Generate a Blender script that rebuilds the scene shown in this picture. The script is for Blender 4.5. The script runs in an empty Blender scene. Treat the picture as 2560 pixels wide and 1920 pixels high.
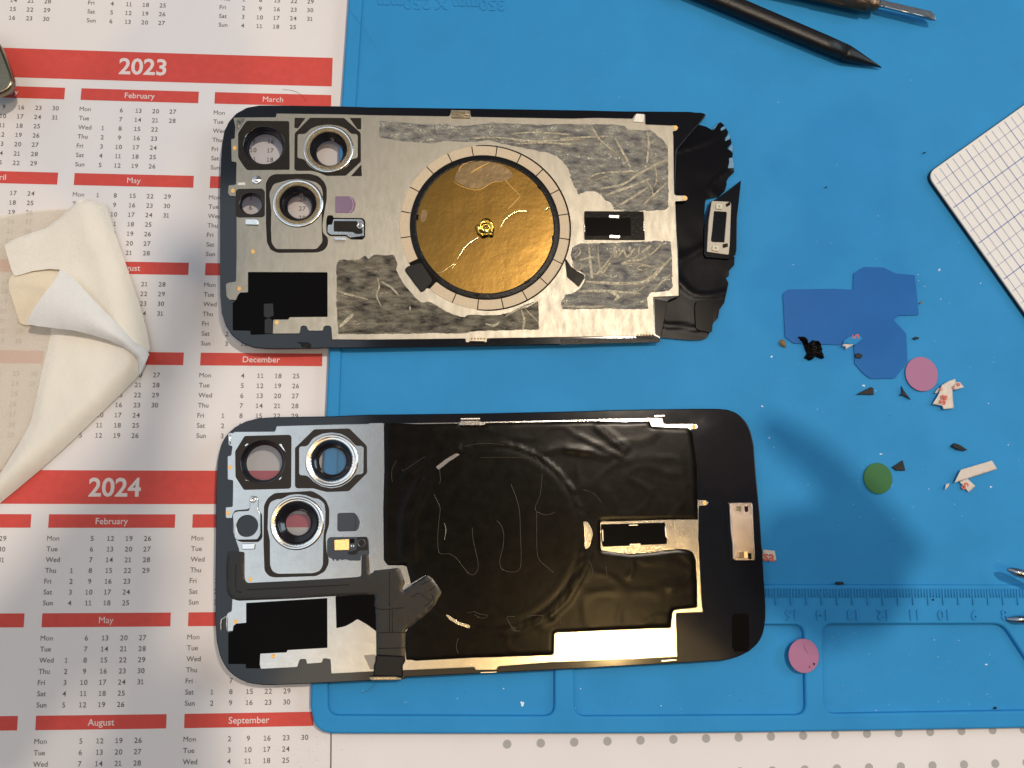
import bpy, bmesh, math, random, calendar
from mathutils import Vector, Matrix, noise
from mathutils.geometry import tessellate_polygon, delaunay_2d_cdt
random.seed(7)
sc = bpy.context.scene
COL = sc.collection
# ------------------------------------------------------------------ camera, world, lamps
F, PA, PB, H = 2296.5, 0.1567, -0.0757, 295.67          # focal px (2560 wide), tilts, height in mm
RM = Matrix.Rotation(PA, 3, 'X') @ Matrix.Rotation(PB, 3, 'Y')
cd = bpy.data.cameras.new('camera'); cam = bpy.data.objects.new('camera', cd); COL.objects.link(cam)
cam.matrix_world = Matrix.Translation((0, 0, H/1000)) @ RM.to_4x4()
cd.sensor_width = 36; cd.lens = 36*F/2560; cd.clip_start = 0.01; cd.clip_end = 20
sc.camera = cam
w = bpy.data.worlds.new('World'); sc.world = w; w.use_nodes = True
nt = w.node_tree; bg = nt.nodes['Background']
tc = nt.nodes.new('ShaderNodeTexCoord'); sx = nt.nodes.new('ShaderNodeSeparateXYZ')
nt.links.new(tc.outputs['Generated'], sx.inputs[0])
mr = nt.nodes.new('ShaderNodeMapRange'); mr.interpolation_type = 'SMOOTHSTEP'
mr.inputs[1].default_value = 0.10; mr.inputs[2].default_value = -0.38; mr.inputs[3].default_value = 0; mr.inputs[4].default_value = 1
nt.links.new(sx.outputs['X'], mr.inputs[0])
mx = nt.nodes.new('ShaderNodeMix'); mx.data_type = 'RGBA'
mx.inputs[6].default_value = (0.115, 0.10, 0.10, 1); mx.inputs[7].default_value = (0.60, 0.70, 0.84, 1)
nt.links.new(mr.outputs[0], mx.inputs[0]); my = nt.nodes.new('ShaderNodeMapRange'); my.interpolation_type = 'SMOOTHSTEP'      # the photographer's side of the room is the dark one
my.inputs[1].default_value = -0.75; my.inputs[2].default_value = 0.35; my.inputs[3].default_value = 0.25; my.inputs[4].default_value = 1.15
nt.links.new(sx.outputs['Y'], my.inputs[0]); vm = nt.nodes.new('ShaderNodeVectorMath'); vm.operation = 'SCALE'
nt.links.new(mx.outputs[2], vm.inputs[0]); nt.links.new(my.outputs[0], vm.inputs['Scale']); nt.links.new(vm.outputs[0], bg.inputs[0]); bg.inputs[1].default_value = 0.57

def lamp(name, loc, size, power, color, target=(0, 0, 0), shape='DISK', sy=None):
    d = bpy.data.lights.new(name, 'AREA'); d.shape = shape; d.size = size
    if sy: d.size_y = sy
    d.energy = power; d.color = color
    o = bpy.data.objects.new(name, d); COL.objects.link(o); o.location = loc
    o.rotation_euler = (Vector(target)-Vector(loc)).to_track_quat('-Z', 'Y').to_euler()
    return o
lamp('ceiling_lamp', (0.352, 0.315, 1.30), 0.055, 9.6, (1.0, 0.85, 0.68))
lamp('lamp_shade_glow', (0.15, -0.29, 1.45), 0.85, 1.0, (1.0, 0.68, 0.30), target=(0.15, -0.29, 0), shape='ELLIPSE', sy=0.34)
lamp('desk_lamp', (0.33, -0.195, 1.40), 0.03, 2.5, (1.0, 0.66, 0.27))
lamp('skylight', (-0.50, 0.05, 1.55), 0.75, 3.4, (0.78, 0.90, 1.0), target=(-0.50, 0.05, 0), shape='RECTANGLE', sy=1.3)
lamp('window_light', (1.30, 0.42, 0.85), 0.8, 7.5, (0.70, 0.88, 1.0), shape='RECTANGLE', sy=0.7)
lamp('window_light_left', (-1.1, 0.35, 1.0), 0.5, 1.4, (1.0, 0.90, 0.80), shape='RECTANGLE', sy=0.4)
vs = sc.view_settings; vs.view_transform = 'Standard'; vs.look = 'None'; vs.exposure = 0.0; vs.gamma = 1; vs.use_curve_mapping = False
sc.render.engine = 'CYCLES'

# ------------------------------------------------------------------ from the photograph's pixels to millimetres on a surface
def ray(u, v):
    return RM @ Vector(((u-1280)/F, -(v-960)/F, -1))
def U(p, z=0.0):                                       # a point lying on the height z (mm)
    d = ray(*p); t = (z-H)/d.z
    return Vector((d.x*t, d.y*t, z))
KP = -0.010
def PL(p, dz=0.0, c=6.6):                               # a point on the slightly tilted phone panel
    d = ray(*p); t = (c+dz-H)/(d.z-KP*d.x)
    return Vector((d.x*t, d.y*t, H+d.z*t))
def plz(x, dz=0.0, c=6.6): return c+dz+KP*x
def Z(reg):
    x0, y0, s = reg
    return lambda pts: [(x0+a*s, y0+b*s) for a, b in pts]
A1=Z((540,250,.20796)); A2=Z((540,560,.20796)); A3=Z((920,260,.24412)); A4=Z((920,560,.24412)); A5=Z((1400,250,.22604)); A6=Z((1400,530,.22604))
B1=Z((520,1020,.20796)); B2=Z((520,1340,.23508)); B3=Z((920,1020,.25316)); B4=Z((920,1380,.25316)); B5=Z((1420,1000,.23508)); B6=Z((1380,1360,.25316))
C1=Z((1860,640,.31646)); C2=Z((1860,1050,.31646)); C3=Z((1860,1395,.31646)); C4=Z((1660,0,.40687)); C5=Z((760,1600,.40687))
D1=Z((0,0,.38879)); D2=Z((0,560,.38879)); D3=Z((0,1150,.46416)); D4=Z((0,60,.12054)); D5=Z((0,480,.47004)); D6=Z((1740,260,.18088)); D7=Z((2200,850,.24112)); D8=Z((1900,800,.13562))

# ------------------------------------------------------------------ materials
def nd(m, t): return m.node_tree.nodes.new(t)
def mat(name, col, rough=0.5, metal=0.0, bump=0.0, bscale=2.0, var=0.0, vscale=0.15, col2=None, stretch=None, trans=0.0, spec=0.5, rvar=0.0, coat=0.0, alpha=1.0, detail=4, sss=0, ior=None, bdist=None):
    m = bpy.data.materials.new(name); m.use_nodes = True
    b = m.node_tree.nodes['Principled BSDF']; L = m.node_tree.links.new
    b.inputs['Base Color'].default_value = (*col, 1); b.inputs['Roughness'].default_value = rough
    b.inputs['Metallic'].default_value = metal; b.inputs['Specular IOR Level'].default_value = spec
    b.inputs['Coat Weight'].default_value = coat; b.inputs['Alpha'].default_value = alpha
    b.inputs['Transmission Weight'].default_value = trans
    if ior: b.inputs['IOR'].default_value = ior
    t = nd(m, 'ShaderNodeTexCoord'); mp = nd(m, 'ShaderNodeMapping'); L(t.outputs['Object'], mp.inputs[0])
    s = stretch or (1, 1, 1); mp.inputs['Scale'].default_value = [1000*k for k in s[:3]]
    if stretch and len(stretch) == 4: mp.inputs['Scale'].default_value = [1000*k for k in s[:3]]; mp.inputs['Rotation'].default_value = (0, 0, s[3])
    if bump:
        n = nd(m, 'ShaderNodeTexNoise'); n.inputs['Scale'].default_value = bscale; n.inputs['Detail'].default_value = detail; n.inputs['Roughness'].default_value = .6
        L(mp.outputs[0], n.inputs['Vector']); bp = nd(m, 'ShaderNodeBump'); bp.inputs['Strength'].default_value = min(1, bump)
        bp.inputs['Distance'].default_value = bdist or 0.0003
        L(n.outputs[0], bp.inputs['Height']); L(bp.outputs[0], b.inputs['Normal'])
    if var or col2 or rvar:
        n2 = nd(m, 'ShaderNodeTexNoise'); n2.inputs['Scale'].default_value = vscale; n2.inputs['Detail'].default_value = 7; n2.inputs['Roughness'].default_value = .62
        L(mp.outputs[0], n2.inputs['Vector'])
        r = nd(m, 'ShaderNodeMapRange'); r.inputs[1].default_value = .32; r.inputs[2].default_value = .68; L(n2.outputs[0], r.inputs[0])
        if var or col2:
            x = nd(m, 'ShaderNodeMix'); x.data_type = 'RGBA'
            c2 = col2 or [c*(1-var) for c in col]; c1 = col if col2 else [min(1, c*(1+var)) for c in col]
            x.inputs[6].default_value = (*c1, 1); x.inputs[7].default_value = (*c2, 1)
            L(r.outputs[0], x.inputs[0]); L(x.outputs[2], b.inputs['Base Color'])
        if rvar:
            r2 = nd(m, 'ShaderNodeMapRange'); r2.inputs[3].default_value = max(.02, rough-rvar); r2.inputs[4].default_value = min(1, rough+rvar)
            L(n2.outputs[0], r2.inputs[0]); L(r2.outputs[0], b.inputs['Roughness'])
    return m
M = {}
M['paper'] = mat('paper', (.76,.725,.73), .62, var=.02, vscale=.03, bump=.5, bscale=.022, detail=1, bdist=.004, spec=.3)
M['paper_dot'] = mat('paper_dot', (.40,.385,.385), .7, spec=.2)
M['red'] = mat('red_print', (.62,.070,.056), .55, var=.06, vscale=.4, bump=.5, bscale=.022, detail=1, bdist=.004, spec=.3)
M['white_ink'] = mat('white_ink', (.76,.66,.64), .6, spec=.2)
M['ink'] = mat('ink', (.13,.125,.13), .6, spec=.2)
M['desk'] = mat('desk', (.32,.24,.17), .5, var=.2, vscale=.02)
M['mat'] = mat('silicone', (.027,.252,.560), .55, bump=.3, bscale=5, var=.07, vscale=.03, spec=.14, rvar=.08)
M['glass'] = mat('black_glass', (.006,.007,.010), .09, rvar=.015, vscale=.25, spec=.5)
M['edge'] = mat('glass_rim', (.010,.010,.011), .25, bump=.4, bscale=1.4, spec=.12)
M['steel'] = mat('steel', (.50,.485,.46), .15, 1, bump=.16, bscale=3.5, rvar=.03, vscale=.3, var=.05, bdist=.00014)
M['steel_top'] = mat('used_steel', (.295,.277,.235), .42, 1, bump=.25, bscale=1.6, rvar=.12, vscale=.22, var=.08, stretch=(2.6,.9,1,.3), bdist=.00022, detail=10)
M['steel_worn'] = mat('worn_steel', (.60,.575,.52), .42, 1, bump=.5, bscale=1.8, rvar=.16, vscale=.35, var=.10, stretch=(2.2,.8,1,.5), bdist=.0003)
M['polished'] = mat('polished_steel', (.75,.73,.69), .20, 1, bump=.1, bscale=1)
M['slot'] = mat('slot_black', (.007,.006,.005), .28, bump=.2, bscale=.8, spec=.05)
M['felt'] = mat('black_felt', (.012,.010,.009), .8, spec=.25, bump=1, bscale=3.2, col2=(.045,.037,.030), vscale=3.5, bdist=.0006)
M['pad'] = mat('black_pad', (.018,.014,.012), .62, spec=.3, bump=.2, bscale=4)
M['tape'] = mat('black_tape', (.004,.0035,.0035), .20, spec=.025)
M['film'] = mat('black_film', (.0028,.0022,.0016), .21, bump=.04, bscale=.35, rvar=.03, vscale=.25, spec=.07, detail=3, bdist=.0003, col2=(.0065,.005,.0035))
M['torn'] = mat('torn_film', (.006,.006,.008), .24, spec=.025, bump=.04, bscale=.4, bdist=.0003)
M['residue'] = mat('graphite_residue', (.66,.59,.46), .30, 1, bump=1, bscale=1.5, col2=(.16,.15,.155), vscale=.30, rvar=.12, stretch=(.7,1.4,1,.3), bdist=.0008, detail=9)
M['residue_dark'] = mat('graphite_residue_dark', (.52,.44,.31), .31, 1, bump=1, bscale=1.8, col2=(.06,.053,.05), vscale=.34, rvar=.12, stretch=(.6,1.6,1,.8), bdist=.0007, detail=9)
M['scratch'] = mat('scraped_foil', (1.0,.87,.62), .40, .9, bump=1, bscale=2, bdist=.0006, col2=(.42,.36,.27), vscale=1.1)
M['magnet'] = mat('magnet_segment', (.60,.49,.35), .55, .35, bump=.5, bscale=4, col2=(.50,.40,.28), vscale=2.5, bdist=.0002)
M['gold'] = mat('gold_film', (.215,.128,.034), .27, 1, bump=.08, bscale=.05, rvar=.05, vscale=.10, detail=6, bdist=.0022, col2=(.165,.096,.024))
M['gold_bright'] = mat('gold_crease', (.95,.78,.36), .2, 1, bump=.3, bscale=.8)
M['gold_dull'] = mat('clear_blister', (.17,.115,.055), .36, .7, bump=.2, bscale=.12, bdist=.001)
M['goldpad'] = mat('gold_pad', (.85,.50,.14), .5, .5, bump=.4, bscale=5)
M['goldchip'] = mat('gold_chip', (.90,.60,.26), .35, .8, bump=.5, bscale=2.5)
M['ring_gold'] = mat('gilt_ring', (.72,.56,.34), .33, 1, bump=1, bscale=3.5, col2=(.25,.18,.09), vscale=4, bdist=.0005)
M['tube'] = mat('lens_tube', (.010,.009,.012), .18, spec=.6, coat=.4)
M['lensglass'] = mat('lens_glass', (.25,.22,.30), .03, alpha=.14, spec=.6)
M['lensglass2'] = mat('tinted_lens_glass', (.16,.20,.28), .03, alpha=.30, spec=.6)
M['purple'] = mat('purple_window', (.17,.07,.13), .15, spec=.8, coat=1)
M['navy'] = mat('navy_window', (.028,.036,.05), .25)
M['flex'] = mat('flex_cable', (.016,.0145,.014), .30, spec=.3, bump=.15, bscale=.5, rvar=.08, vscale=.2)
M['flexdark'] = mat('flex_dark', (.010,.009,.009), .35, spec=.2)
M['grey_metal'] = mat('bracket_metal', (.25,.235,.21), .5, 1, bump=.3, bscale=4, bdist=.0001)
M['bracket2'] = mat('bracket_steel', (.34,.30,.29), .20, 1, bump=.3, bscale=4, rvar=.08, bdist=.0001)
M['cream'] = mat('cream_plastic', (.60,.56,.42), .5)
M['cloth'] = mat('cloth', (.90,.85,.76), .85, bump=.6, bscale=4, var=.03, vscale=.08, spec=.15, stretch=(1.2,.6,1,.6), bdist=.0006)
M['cloth_shaded'] = mat('cloth_shaded', (.86,.76,.60), .85, bump=.6, bscale=4, var=.03, vscale=.08, spec=.15, stretch=(1.2,.6,1,.6), bdist=.0006)  # shade and light seeping through the inner fold put into a tan colour
M['cloth_flap'] = mat('cloth_white', (.88,.88,.88), .85, bump=.7, bscale=3, var=.02, vscale=.3, spec=.15, stretch=(2.2,.4,1,.1), bdist=.0006)  # whiter copy of the cloth colour for the turned flap
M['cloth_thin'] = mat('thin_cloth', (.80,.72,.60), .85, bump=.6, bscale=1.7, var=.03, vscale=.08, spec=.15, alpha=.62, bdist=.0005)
M['bluefilm'] = mat('blue_film', (.012,.125,.40), .45, spec=.12, var=.06, vscale=.05)
M['pink'] = mat('pink_film', (.36,.14,.27), .35, spec=.4)
M['green'] = mat('green_film', (.022,.135,.036), .4, spec=.3)
M['chip'] = mat('dark_chip', (.008,.008,.012), .5, spec=.25, bump=.4, bscale=1)
M['scrap'] = mat('scrap_paper', (.64,.57,.53), .4, bump=.4, bscale=.6, col2=(.58,.50,.43), vscale=.3)
M['redink'] = mat('red_ink', (.60,.09,.06), .5)
M['brownchip'] = mat('brown_chip', (.22,.14,.06), .5, bump=1, bscale=2)
M['dust'] = mat('dust', (.75,.85,.92), .4)
M['dustdark'] = mat('dust_dark', (.05,.08,.11), .7)
M['spudger'] = mat('black_nylon', (.010,.0095,.011), .36, spec=.3, bump=.4, bscale=1.2, rvar=.1, vscale=.4)
M['brass'] = mat('brass', (.15,.105,.07), .40, .8, bump=.3, bscale=1.5)
M['blade'] = mat('blade_steel', (.32,.36,.42), .26, 1, bump=.2, bscale=1)
M['card'] = mat('card', (.74,.71,.68), .5, bump=.15, bscale=2, var=.02)
M['blueink'] = mat('blue_ink', (.10,.16,.42), .5)
M['card_edge'] = mat('card_edge', (.012,.012,.014), .5)
M['clip'] = mat('brushed_handle', (.25,.215,.155), .30, 1, bump=.2, bscale=1, rvar=.06)
M['hair'] = mat('hair', (.05,.035,.03), .5)
M['skin'] = mat('skin', (.55,.32,.24), .5)
M['sleeve'] = mat('sleeve', (.05,.06,.08), .9)

# ------------------------------------------------------------------ mesh helpers (everything in mm, stored in metres)
def area(l): return sum(a[0]*b[1]-b[0]*a[1] for a, b in zip(l, l[1:]+l[:1]))/2
def ccw(l): return l if area(l) > 0 else l[::-1]
def fillet(pts, r, n=5):
    """round every corner of a 2D/3D loop by r mm"""
    out = []; N = len(pts)
    for i in range(N):
        p = Vector(pts[i][:2]); a = Vector(pts[i-1][:2]); b = Vector(pts[(i+1) % N][:2])
        da = (a-p); db = (b-p); la, lb = da.length, db.length
        if la < 1e-6 or lb < 1e-6: continue
        k = min(r, la*.45, lb*.45); p0 = p+da*(k/la); p2 = p+db*(k/lb)
        if da.normalized().dot(db.normalized()) < -.97: out.append(p); continue
        for j in range(n+1):
            t = j/n; out.append((1-t)**2*p0+2*t*(1-t)*p+t*t*p2)
    return [tuple(q) for q in out]
def offset(l, d):
    """move a ccw loop inwards by d"""
    N = len(l); out = []
    for i in range(N):
        a, p, b = Vector(l[i-1]), Vector(l[i]), Vector(l[(i+1) % N])
        e1 = (p-a); e2 = (b-p)
        if e1.length < 1e-7: e1 = e2
        if e2.length < 1e-7: e2 = e1
        n1 = Vector((-e1.y, e1.x)).normalized(); n2 = Vector((-e2.y, e2.x)).normalized()
        n = n1+n2
        if n.length < .3: n = n1
        n.normalize(); c = max(.5, n.dot(n1)); out.append(tuple(p+n*(d/c)))
    return out
def circle(c, r, n=48, ry=None): return [(c[0]+r*math.cos(2*math.pi*i/n), c[1]+(ry or r)*math.sin(2*math.pi*i/n)) for i in range(n)]
def dedupe(l):
    o = []
    for p in l:
        if not o or (Vector(p)-Vector(o[-1])).length > 1e-4: o.append(tuple(p[:2]))
    if (Vector(o[0])-Vector(o[-1])).length < 1e-4: o.pop()
    return o
def prism(bm, outer, holes=(), top=0.0, t=.3, bevel=0.0, zf=None, steps=2):
    """a slab with holes: top surface z = top (or zf(x)+top), thickness t, rounded upper edges"""
    zf = zf or (lambda x: 0.0)
    loops = [ccw(dedupe(outer))]+[ccw(dedupe(h))[::-1] for h in holes]
    prof = [(0, -t)]+[(bevel*(1-math.cos(a)), -bevel*(1-math.sin(a))) for a in [math.pi/2*k/steps for k in range(steps+1)]] if bevel else [(0, -t), (0, 0)]
    toploops = []
    for l in loops:
        prev = None
        for (o, dz) in prof:
            q = offset(l, o) if o else l
            ring = [bm.verts.new((p[0]/1000, p[1]/1000, (zf(p[0])+top+dz)/1000)) for p in q]
            if prev:
                for i in range(len(ring)):
                    j = (i+1) % len(ring)
                    try:
                        f = bm.faces.new((prev[i], prev[j], ring[j], ring[i])); f.smooth = bool(bevel)
                    except ValueError: pass
            prev = ring
        toploops.append(prev)
    flat = [v for l in toploops for v in l]
    for tri in tessellate_polygon([[Vector((v.co.x*1000, v.co.y*1000, 0)) for v in l] for l in toploops]):
        vs_ = [flat[i] for i in tri]
        a, b, c = [v.co for v in vs_]
        if ((b-a).cross(c-a)).z < 0: vs_ = vs_[::-1]
        try: bm.faces.new(vs_)
        except ValueError: pass
    return bm
def link(bm, name, m, parent=None):
    bmesh.ops.recalc_face_normals(bm, faces=bm.faces) if False else None
    me = bpy.data.meshes.new(name); bm.to_mesh(me); bm.free()
    for k in (m if isinstance(m, (list, tuple)) else [m]): me.materials.append(k)
    o = bpy.data.objects.new(name, me); COL.objects.link(o)
    if parent:
        r = parent
        off = Vector((0, 0, 0))
        while r: off += r.location; r = r.parent
        me.transform(Matrix.Translation(-off)); o.parent = parent
    else:
        c = sum((v.co for v in me.vertices), Vector())/max(1, len(me.vertices)); c.z = min((v.co.z for v in me.vertices), default=0)
        me.transform(Matrix.Translation(-c)); o.location = c
    return o
def tag(o, label, cat, group=None, kind=None):
    if label: o['label'] = label
    if cat: o['category'] = cat
    if group: o['group'] = group
    if kind: o['kind'] = kind
    return o
def thing(name, label, cat, loc, group=None):
    o = bpy.data.objects.new(name, None); COL.objects.link(o); o.location = Vector(loc)/1000; o.empty_display_size = .01
    return tag(o, label, cat, group)
def slab(name, m, parent, outer, holes=(), top=0., t=.3, bevel=0., zf=None):
    bm = bmesh.new(); prism(bm, outer, holes, top, t, bevel, zf); return link(bm, name, m, parent)
def tube(bm, pts, r, seg=8, closed=False, taper=None):
    """a round bar along 3D points (mm)"""
    P = [Vector(p) for p in pts]; prev = None; N = len(P); up = Vector((0, 0, 1)); first = None
    for i, p in enumerate(P):
        d = (P[min(i+1, N-1)]-P[max(i-1, 0)])
        if d.length < 1e-9: d = Vector((1, 0, 0))
        d.normalize(); a = d.cross(up); a = a if a.length > .05 else d.cross(Vector((0, 1, 0))); a.normalize(); b = a.cross(d)
        rr = r if taper is None else r*taper(i/(N-1))
        ring = [bm.verts.new((p+(a*math.cos(2*math.pi*k/seg)+b*math.sin(2*math.pi*k/seg))*rr)/1000) for k in range(seg)]
        if prev:
            for k in range(seg):
                f = bm.faces.new((prev[k], prev[(k+1) % seg], ring[(k+1) % seg], ring[k])); f.smooth = True
        else: bm.faces.new(ring[::-1])
        prev = ring
    bm.faces.new(prev)
def spline(pts, n=8):
    out = []; N = len(pts)
    for i in range(N-1):
        p0, p1, p2, p3 = [Vector(pts[max(0, min(N-1, k))]) for k in (i-1, i, i+1, i+2)]
        for j in range(n):
            t = j/n; out.append(.5*((2*p1)+(p2-p0)*t+(2*p0-5*p1+4*p2-p3)*t*t+(3*p1-p0-3*p2+p3)*t**3))
    out.append(Vector(pts[-1])); return out
def revolve(bm, c, prof, seg=64, zf=None, smooth=True):
    """prof: list of (r, dz) about the vertical line through c=(x,y)"""
    prev = None
    for r, dz in prof:
        ring = [bm.verts.new(((c[0]+r*math.cos(2*math.pi*k/seg))/1000, (c[1]+r*math.sin(2*math.pi*k/seg))/1000, ((zf(c[0]+r*math.cos(2*math.pi*k/seg)) if zf else 0)+dz)/1000)) for k in range(seg)]
        if prev:
            for k in range(seg):
                f = bm.faces.new((prev[k], prev[(k+1) % seg], ring[(k+1) % seg], ring[k])); f.smooth = smooth
        prev = ring
def disc(bm, c, r, z, seg=48, zf=None):
    bm.faces.new([bm.verts.new(((c[0]+r*math.cos(2*math.pi*k/seg))/1000, (c[1]+r*math.sin(2*math.pi*k/seg))/1000, ((zf(c[0]) if zf else 0)+z)/1000)) for k in range(seg)])
_txt = {}
def glyphs(s, bold=0.0):
    k = (s, bold)
    if s.isdigit() and len(s) < 3 and k not in _txt:      # dates: lining figures, the 1 with a foot and a flag
        V, Fc, x = [], [], 0.0
        for ch in s:
            if ch == '1':
                q = [[(.19,-.35),(.29,-.35),(.29,.35),(.19,.35)],[(.04,-.35),(.19,-.35),(.19,-.265),(.04,-.265)],[(.29,-.35),(.44,-.35),(.44,-.265),(.29,-.265)],[(.19,.35),(.03,.24),(.06,.17),(.19,.25)]]
                for l in q: Fc.append(tuple(range(len(V), len(V)+4))); V += [(a+x, b) for a, b in l]
                x += .52
            else:
                v, f, wd = glyphs(ch+'\u200b' if False else '_'+ch, bold); n = len(V)
                V += [(a+x+wd/2+.05, b) for a, b in v]; Fc += [tuple(i+n for i in t) for t in f]; x += wd+.11
        _txt[k] = ([(a-x/2, b) for a, b in V], Fc, x)
        return _txt[k]
    one = s.startswith('_')
    if one: body = s[1:]
    else: body = s
    if k not in _txt:
        cu = bpy.data.curves.new('t', 'FONT'); cu.body = body; cu.size = 1.05 if one else 1; cu.align_x = 'CENTER'; cu.align_y = 'CENTER'; cu.resolution_u = 3; cu.offset = bold
        o = bpy.data.objects.new('t', cu); COL.objects.link(o); bpy.context.view_layer.update()
        me = bpy.data.meshes.new_from_object(o)
        xs = [v.co.x for v in me.vertices]; ys = [v.co.y for v in me.vertices]
        my = (min(ys)+max(ys))/2 if one else 0
        _txt[k] = ([(v.co.x-(min(xs)+max(xs))/2, v.co.y-my) for v in me.vertices], [tuple(p.vertices) for p in me.polygons], max(xs)-min(xs))
        bpy.data.objects.remove(o); bpy.data.curves.remove(cu); bpy.data.meshes.remove(me)
    return _txt[k]
def put_text(bm, s, fn, size, bold=0., align='C', h=0):
    """fn maps local (x,y) mm to a world point in mm; h raises the letters (a ridge)"""
    vs_, fs, wd = glyphs(s, bold)
    ox = wd/2 if align == 'L' else 0
    V = [bm.verts.new(Vector(fn((x+ox)*size, y*size))/1000) for x, y in vs_]
    for f in fs:
        try: bm.faces.new([V[i] for i in f])
        except ValueError: pass
def inpoly(p, l):
    c = False; x, y = p
    for a, b in zip(l, l[-1:]+l[:-1]):
        if (a[1] > y) != (b[1] > y) and x < (b[0]-a[0])*(y-a[1])/(b[1]-a[1])+a[0]: c = not c
    return c
def segdist(p, l, closed=False):
    best = 1e9; p = Vector(p[:2])
    for a, b in zip(l, l[1:]+(l[:1] if closed else [])):
        a = Vector(a[:2]); b = Vector(b[:2]); d = b-a; t = max(0, min(1, (p-a).dot(d)/max(1e-9, d.dot(d))))
        best = min(best, (p-a-d*t).length)
    return best
def sheet(bm, poly, zfun, step=1.5, mi=0):
    """a wavy sheet: the outline filled with a grid whose height is zfun(x, y)"""
    poly = ccw(dedupe(poly)); bd = []
    for a, b in zip(poly, poly[1:]+poly[:1]):
        n = max(1, int((Vector(b)-Vector(a)).length/step))
        bd += [Vector(a).lerp(Vector(b), i/n) for i in range(n)]
    N = len(bd); pts = list(bd); x0 = min(p.x for p in bd); x1 = max(p.x for p in bd); y0 = min(p.y for p in bd); y1 = max(p.y for p in bd)
    y = y0; r = 0
    while y < y1:
        x = x0+(step/2 if r % 2 else 0)
        while x < x1:
            if inpoly((x, y), poly) and segdist((x, y), poly, True) > step*.35: pts.append(Vector((x, y)))
            x += step
        y += step*.87; r += 1
    vo, _, fo, _, _, _ = delaunay_2d_cdt([Vector((p.x, p.y)) for p in pts], [], [list(range(N))], 1, 1e-6)
    V = [bm.verts.new((v.x/1000, v.y/1000, zfun(v.x, v.y)/1000)) for v in vo]
    for f in fo:
        try: g = bm.faces.new([V[i] for i in f]); g.smooth = True; g.material_index = mi
        except ValueError: pass
def W2(pts, z): return [tuple(U(p, z)[:2]) for p in pts]       # photo points -> plan at height z
def P2(pts, dz=0.): return [tuple(PL(p, dz)[:2]) for p in pts] # photo points -> plan on a phone panel
def pscale(p, z=5.5): return (U((p[0]+1, p[1]), z)-U(p, z)).length   # mm per photo pixel
def ribbon(pts, wd):
    pts = [Vector(p[:2]) for p in pts]; L_, R_ = [], []
    for i, p in enumerate(pts):
        d = (pts[min(i+1, len(pts)-1)]-pts[max(0, i-1)]).normalized(); n = Vector((-d.y, d.x)); k = wd/2*(wd_t(i/(len(pts)-1)) if False else 1)
        L_.append(tuple(p+n*k)); R_.append(tuple(p-n*k))
    return L_+R_[::-1]

# ------------------------------------------------------------------ table and desk pad (calendar print)
bm = bmesh.new(); prism(bm, [(-700,-600),(800,-600),(800,700),(-700,700)], top=-.35, t=20)
o = link(bm, 'table', M['desk']); o['kind'] = 'structure'
pad = thing('desk_pad', 'white paper desk pad printed with red headed calendars and a dotted margin', 'desk pad', (0, 0, -.3))
slab('paper', M['paper'], pad, [(-330,-300),(420,-300),(420,330),(-330,330)], top=0, t=.3)
OX, OY, TH, PP, WW, QQ, HH, D24 = -119.577, 146.247, -.0082, 43.4974, 38.2083, 29.6996, 4.1183, 140.2927
def calfn(x, y):                                    # calendar plan (x right, y down, mm from the February 2023 heading)
    c, s = math.cos(TH), math.sin(TH)
    dx, dy = cal_fix(x, y)
    return Vector((OX+c*x+s*y+dx, OY+s*x-c*y+dy, .0))
_meas = [(0,0,205.3,221.6),(WW,0,497.6,230.2),(PP,0,538.9,230.2),(PP+WW,0,826.2,237.2),(0,QQ,185.8,431.6),(WW,QQ,484.8,439.3),
 (PP,3*QQ,500.8,881.9),(PP+WW,3*QQ,809.5,885.0),(0,D24,119.8,1285.5),(WW,D24,437.2,1285.1),(PP,D24,481.8,1285.5),(0,D24+QQ,107.2,1533.4),(WW,D24+QQ,428.4,1531.5),
 (PP,D24+QQ,473.4,1531.1),(0,D24+2*QQ,92.8,1789.2),(WW,D24+2*QQ,414.5,1785.9),(PP,D24+2*QQ,460.9,1784.0),(PP+WW,D24+2*QQ,783.5,1778.9)]
import numpy as np
def _basis(x, y): x = x/80; y = y/100; return [1, x, y, x*y, y*y, y*y*y, x*x]
_A = []; _b = []
for x, y, u, v in _meas:
    c, s = math.cos(TH), math.sin(TH); q = U((u, v), 0)
    _A.append(_basis(x, y)); _b.append((q.x-(OX+c*x+s*y), q.y-(OY+s*x-c*y)))
_A = np.array(_A); _c = np.linalg.solve(_A.T@_A+np.eye(7)*.02, _A.T@np.array(_b))
def cal_fix(x, y):
    r = np.array(_basis(max(-50, min(90, x)), max(-30, min(215, y))))@_c; return float(r[0]), float(r[1])
def cal_rect(bm, x0, y0, x1, y1, z=.06):
    n = max(2, int((x1-x0)/6)); top = [calfn(x0+(x1-x0)*i/n, y0) for i in range(n+1)]; bot = [calfn(x0+(x1-x0)*i/n, y1) for i in range(n+1)]
    for i in range(n):
        bm.faces.new([bm.verts.new(Vector((q.x, q.y, z))/1000) for q in (bot[i], bot[i+1], top[i+1], top[i])])
def txf(cx, cy, z):
    def f(x, y): q = calfn(cx+x, cy-y); q.z = z; return q
    return f
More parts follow.
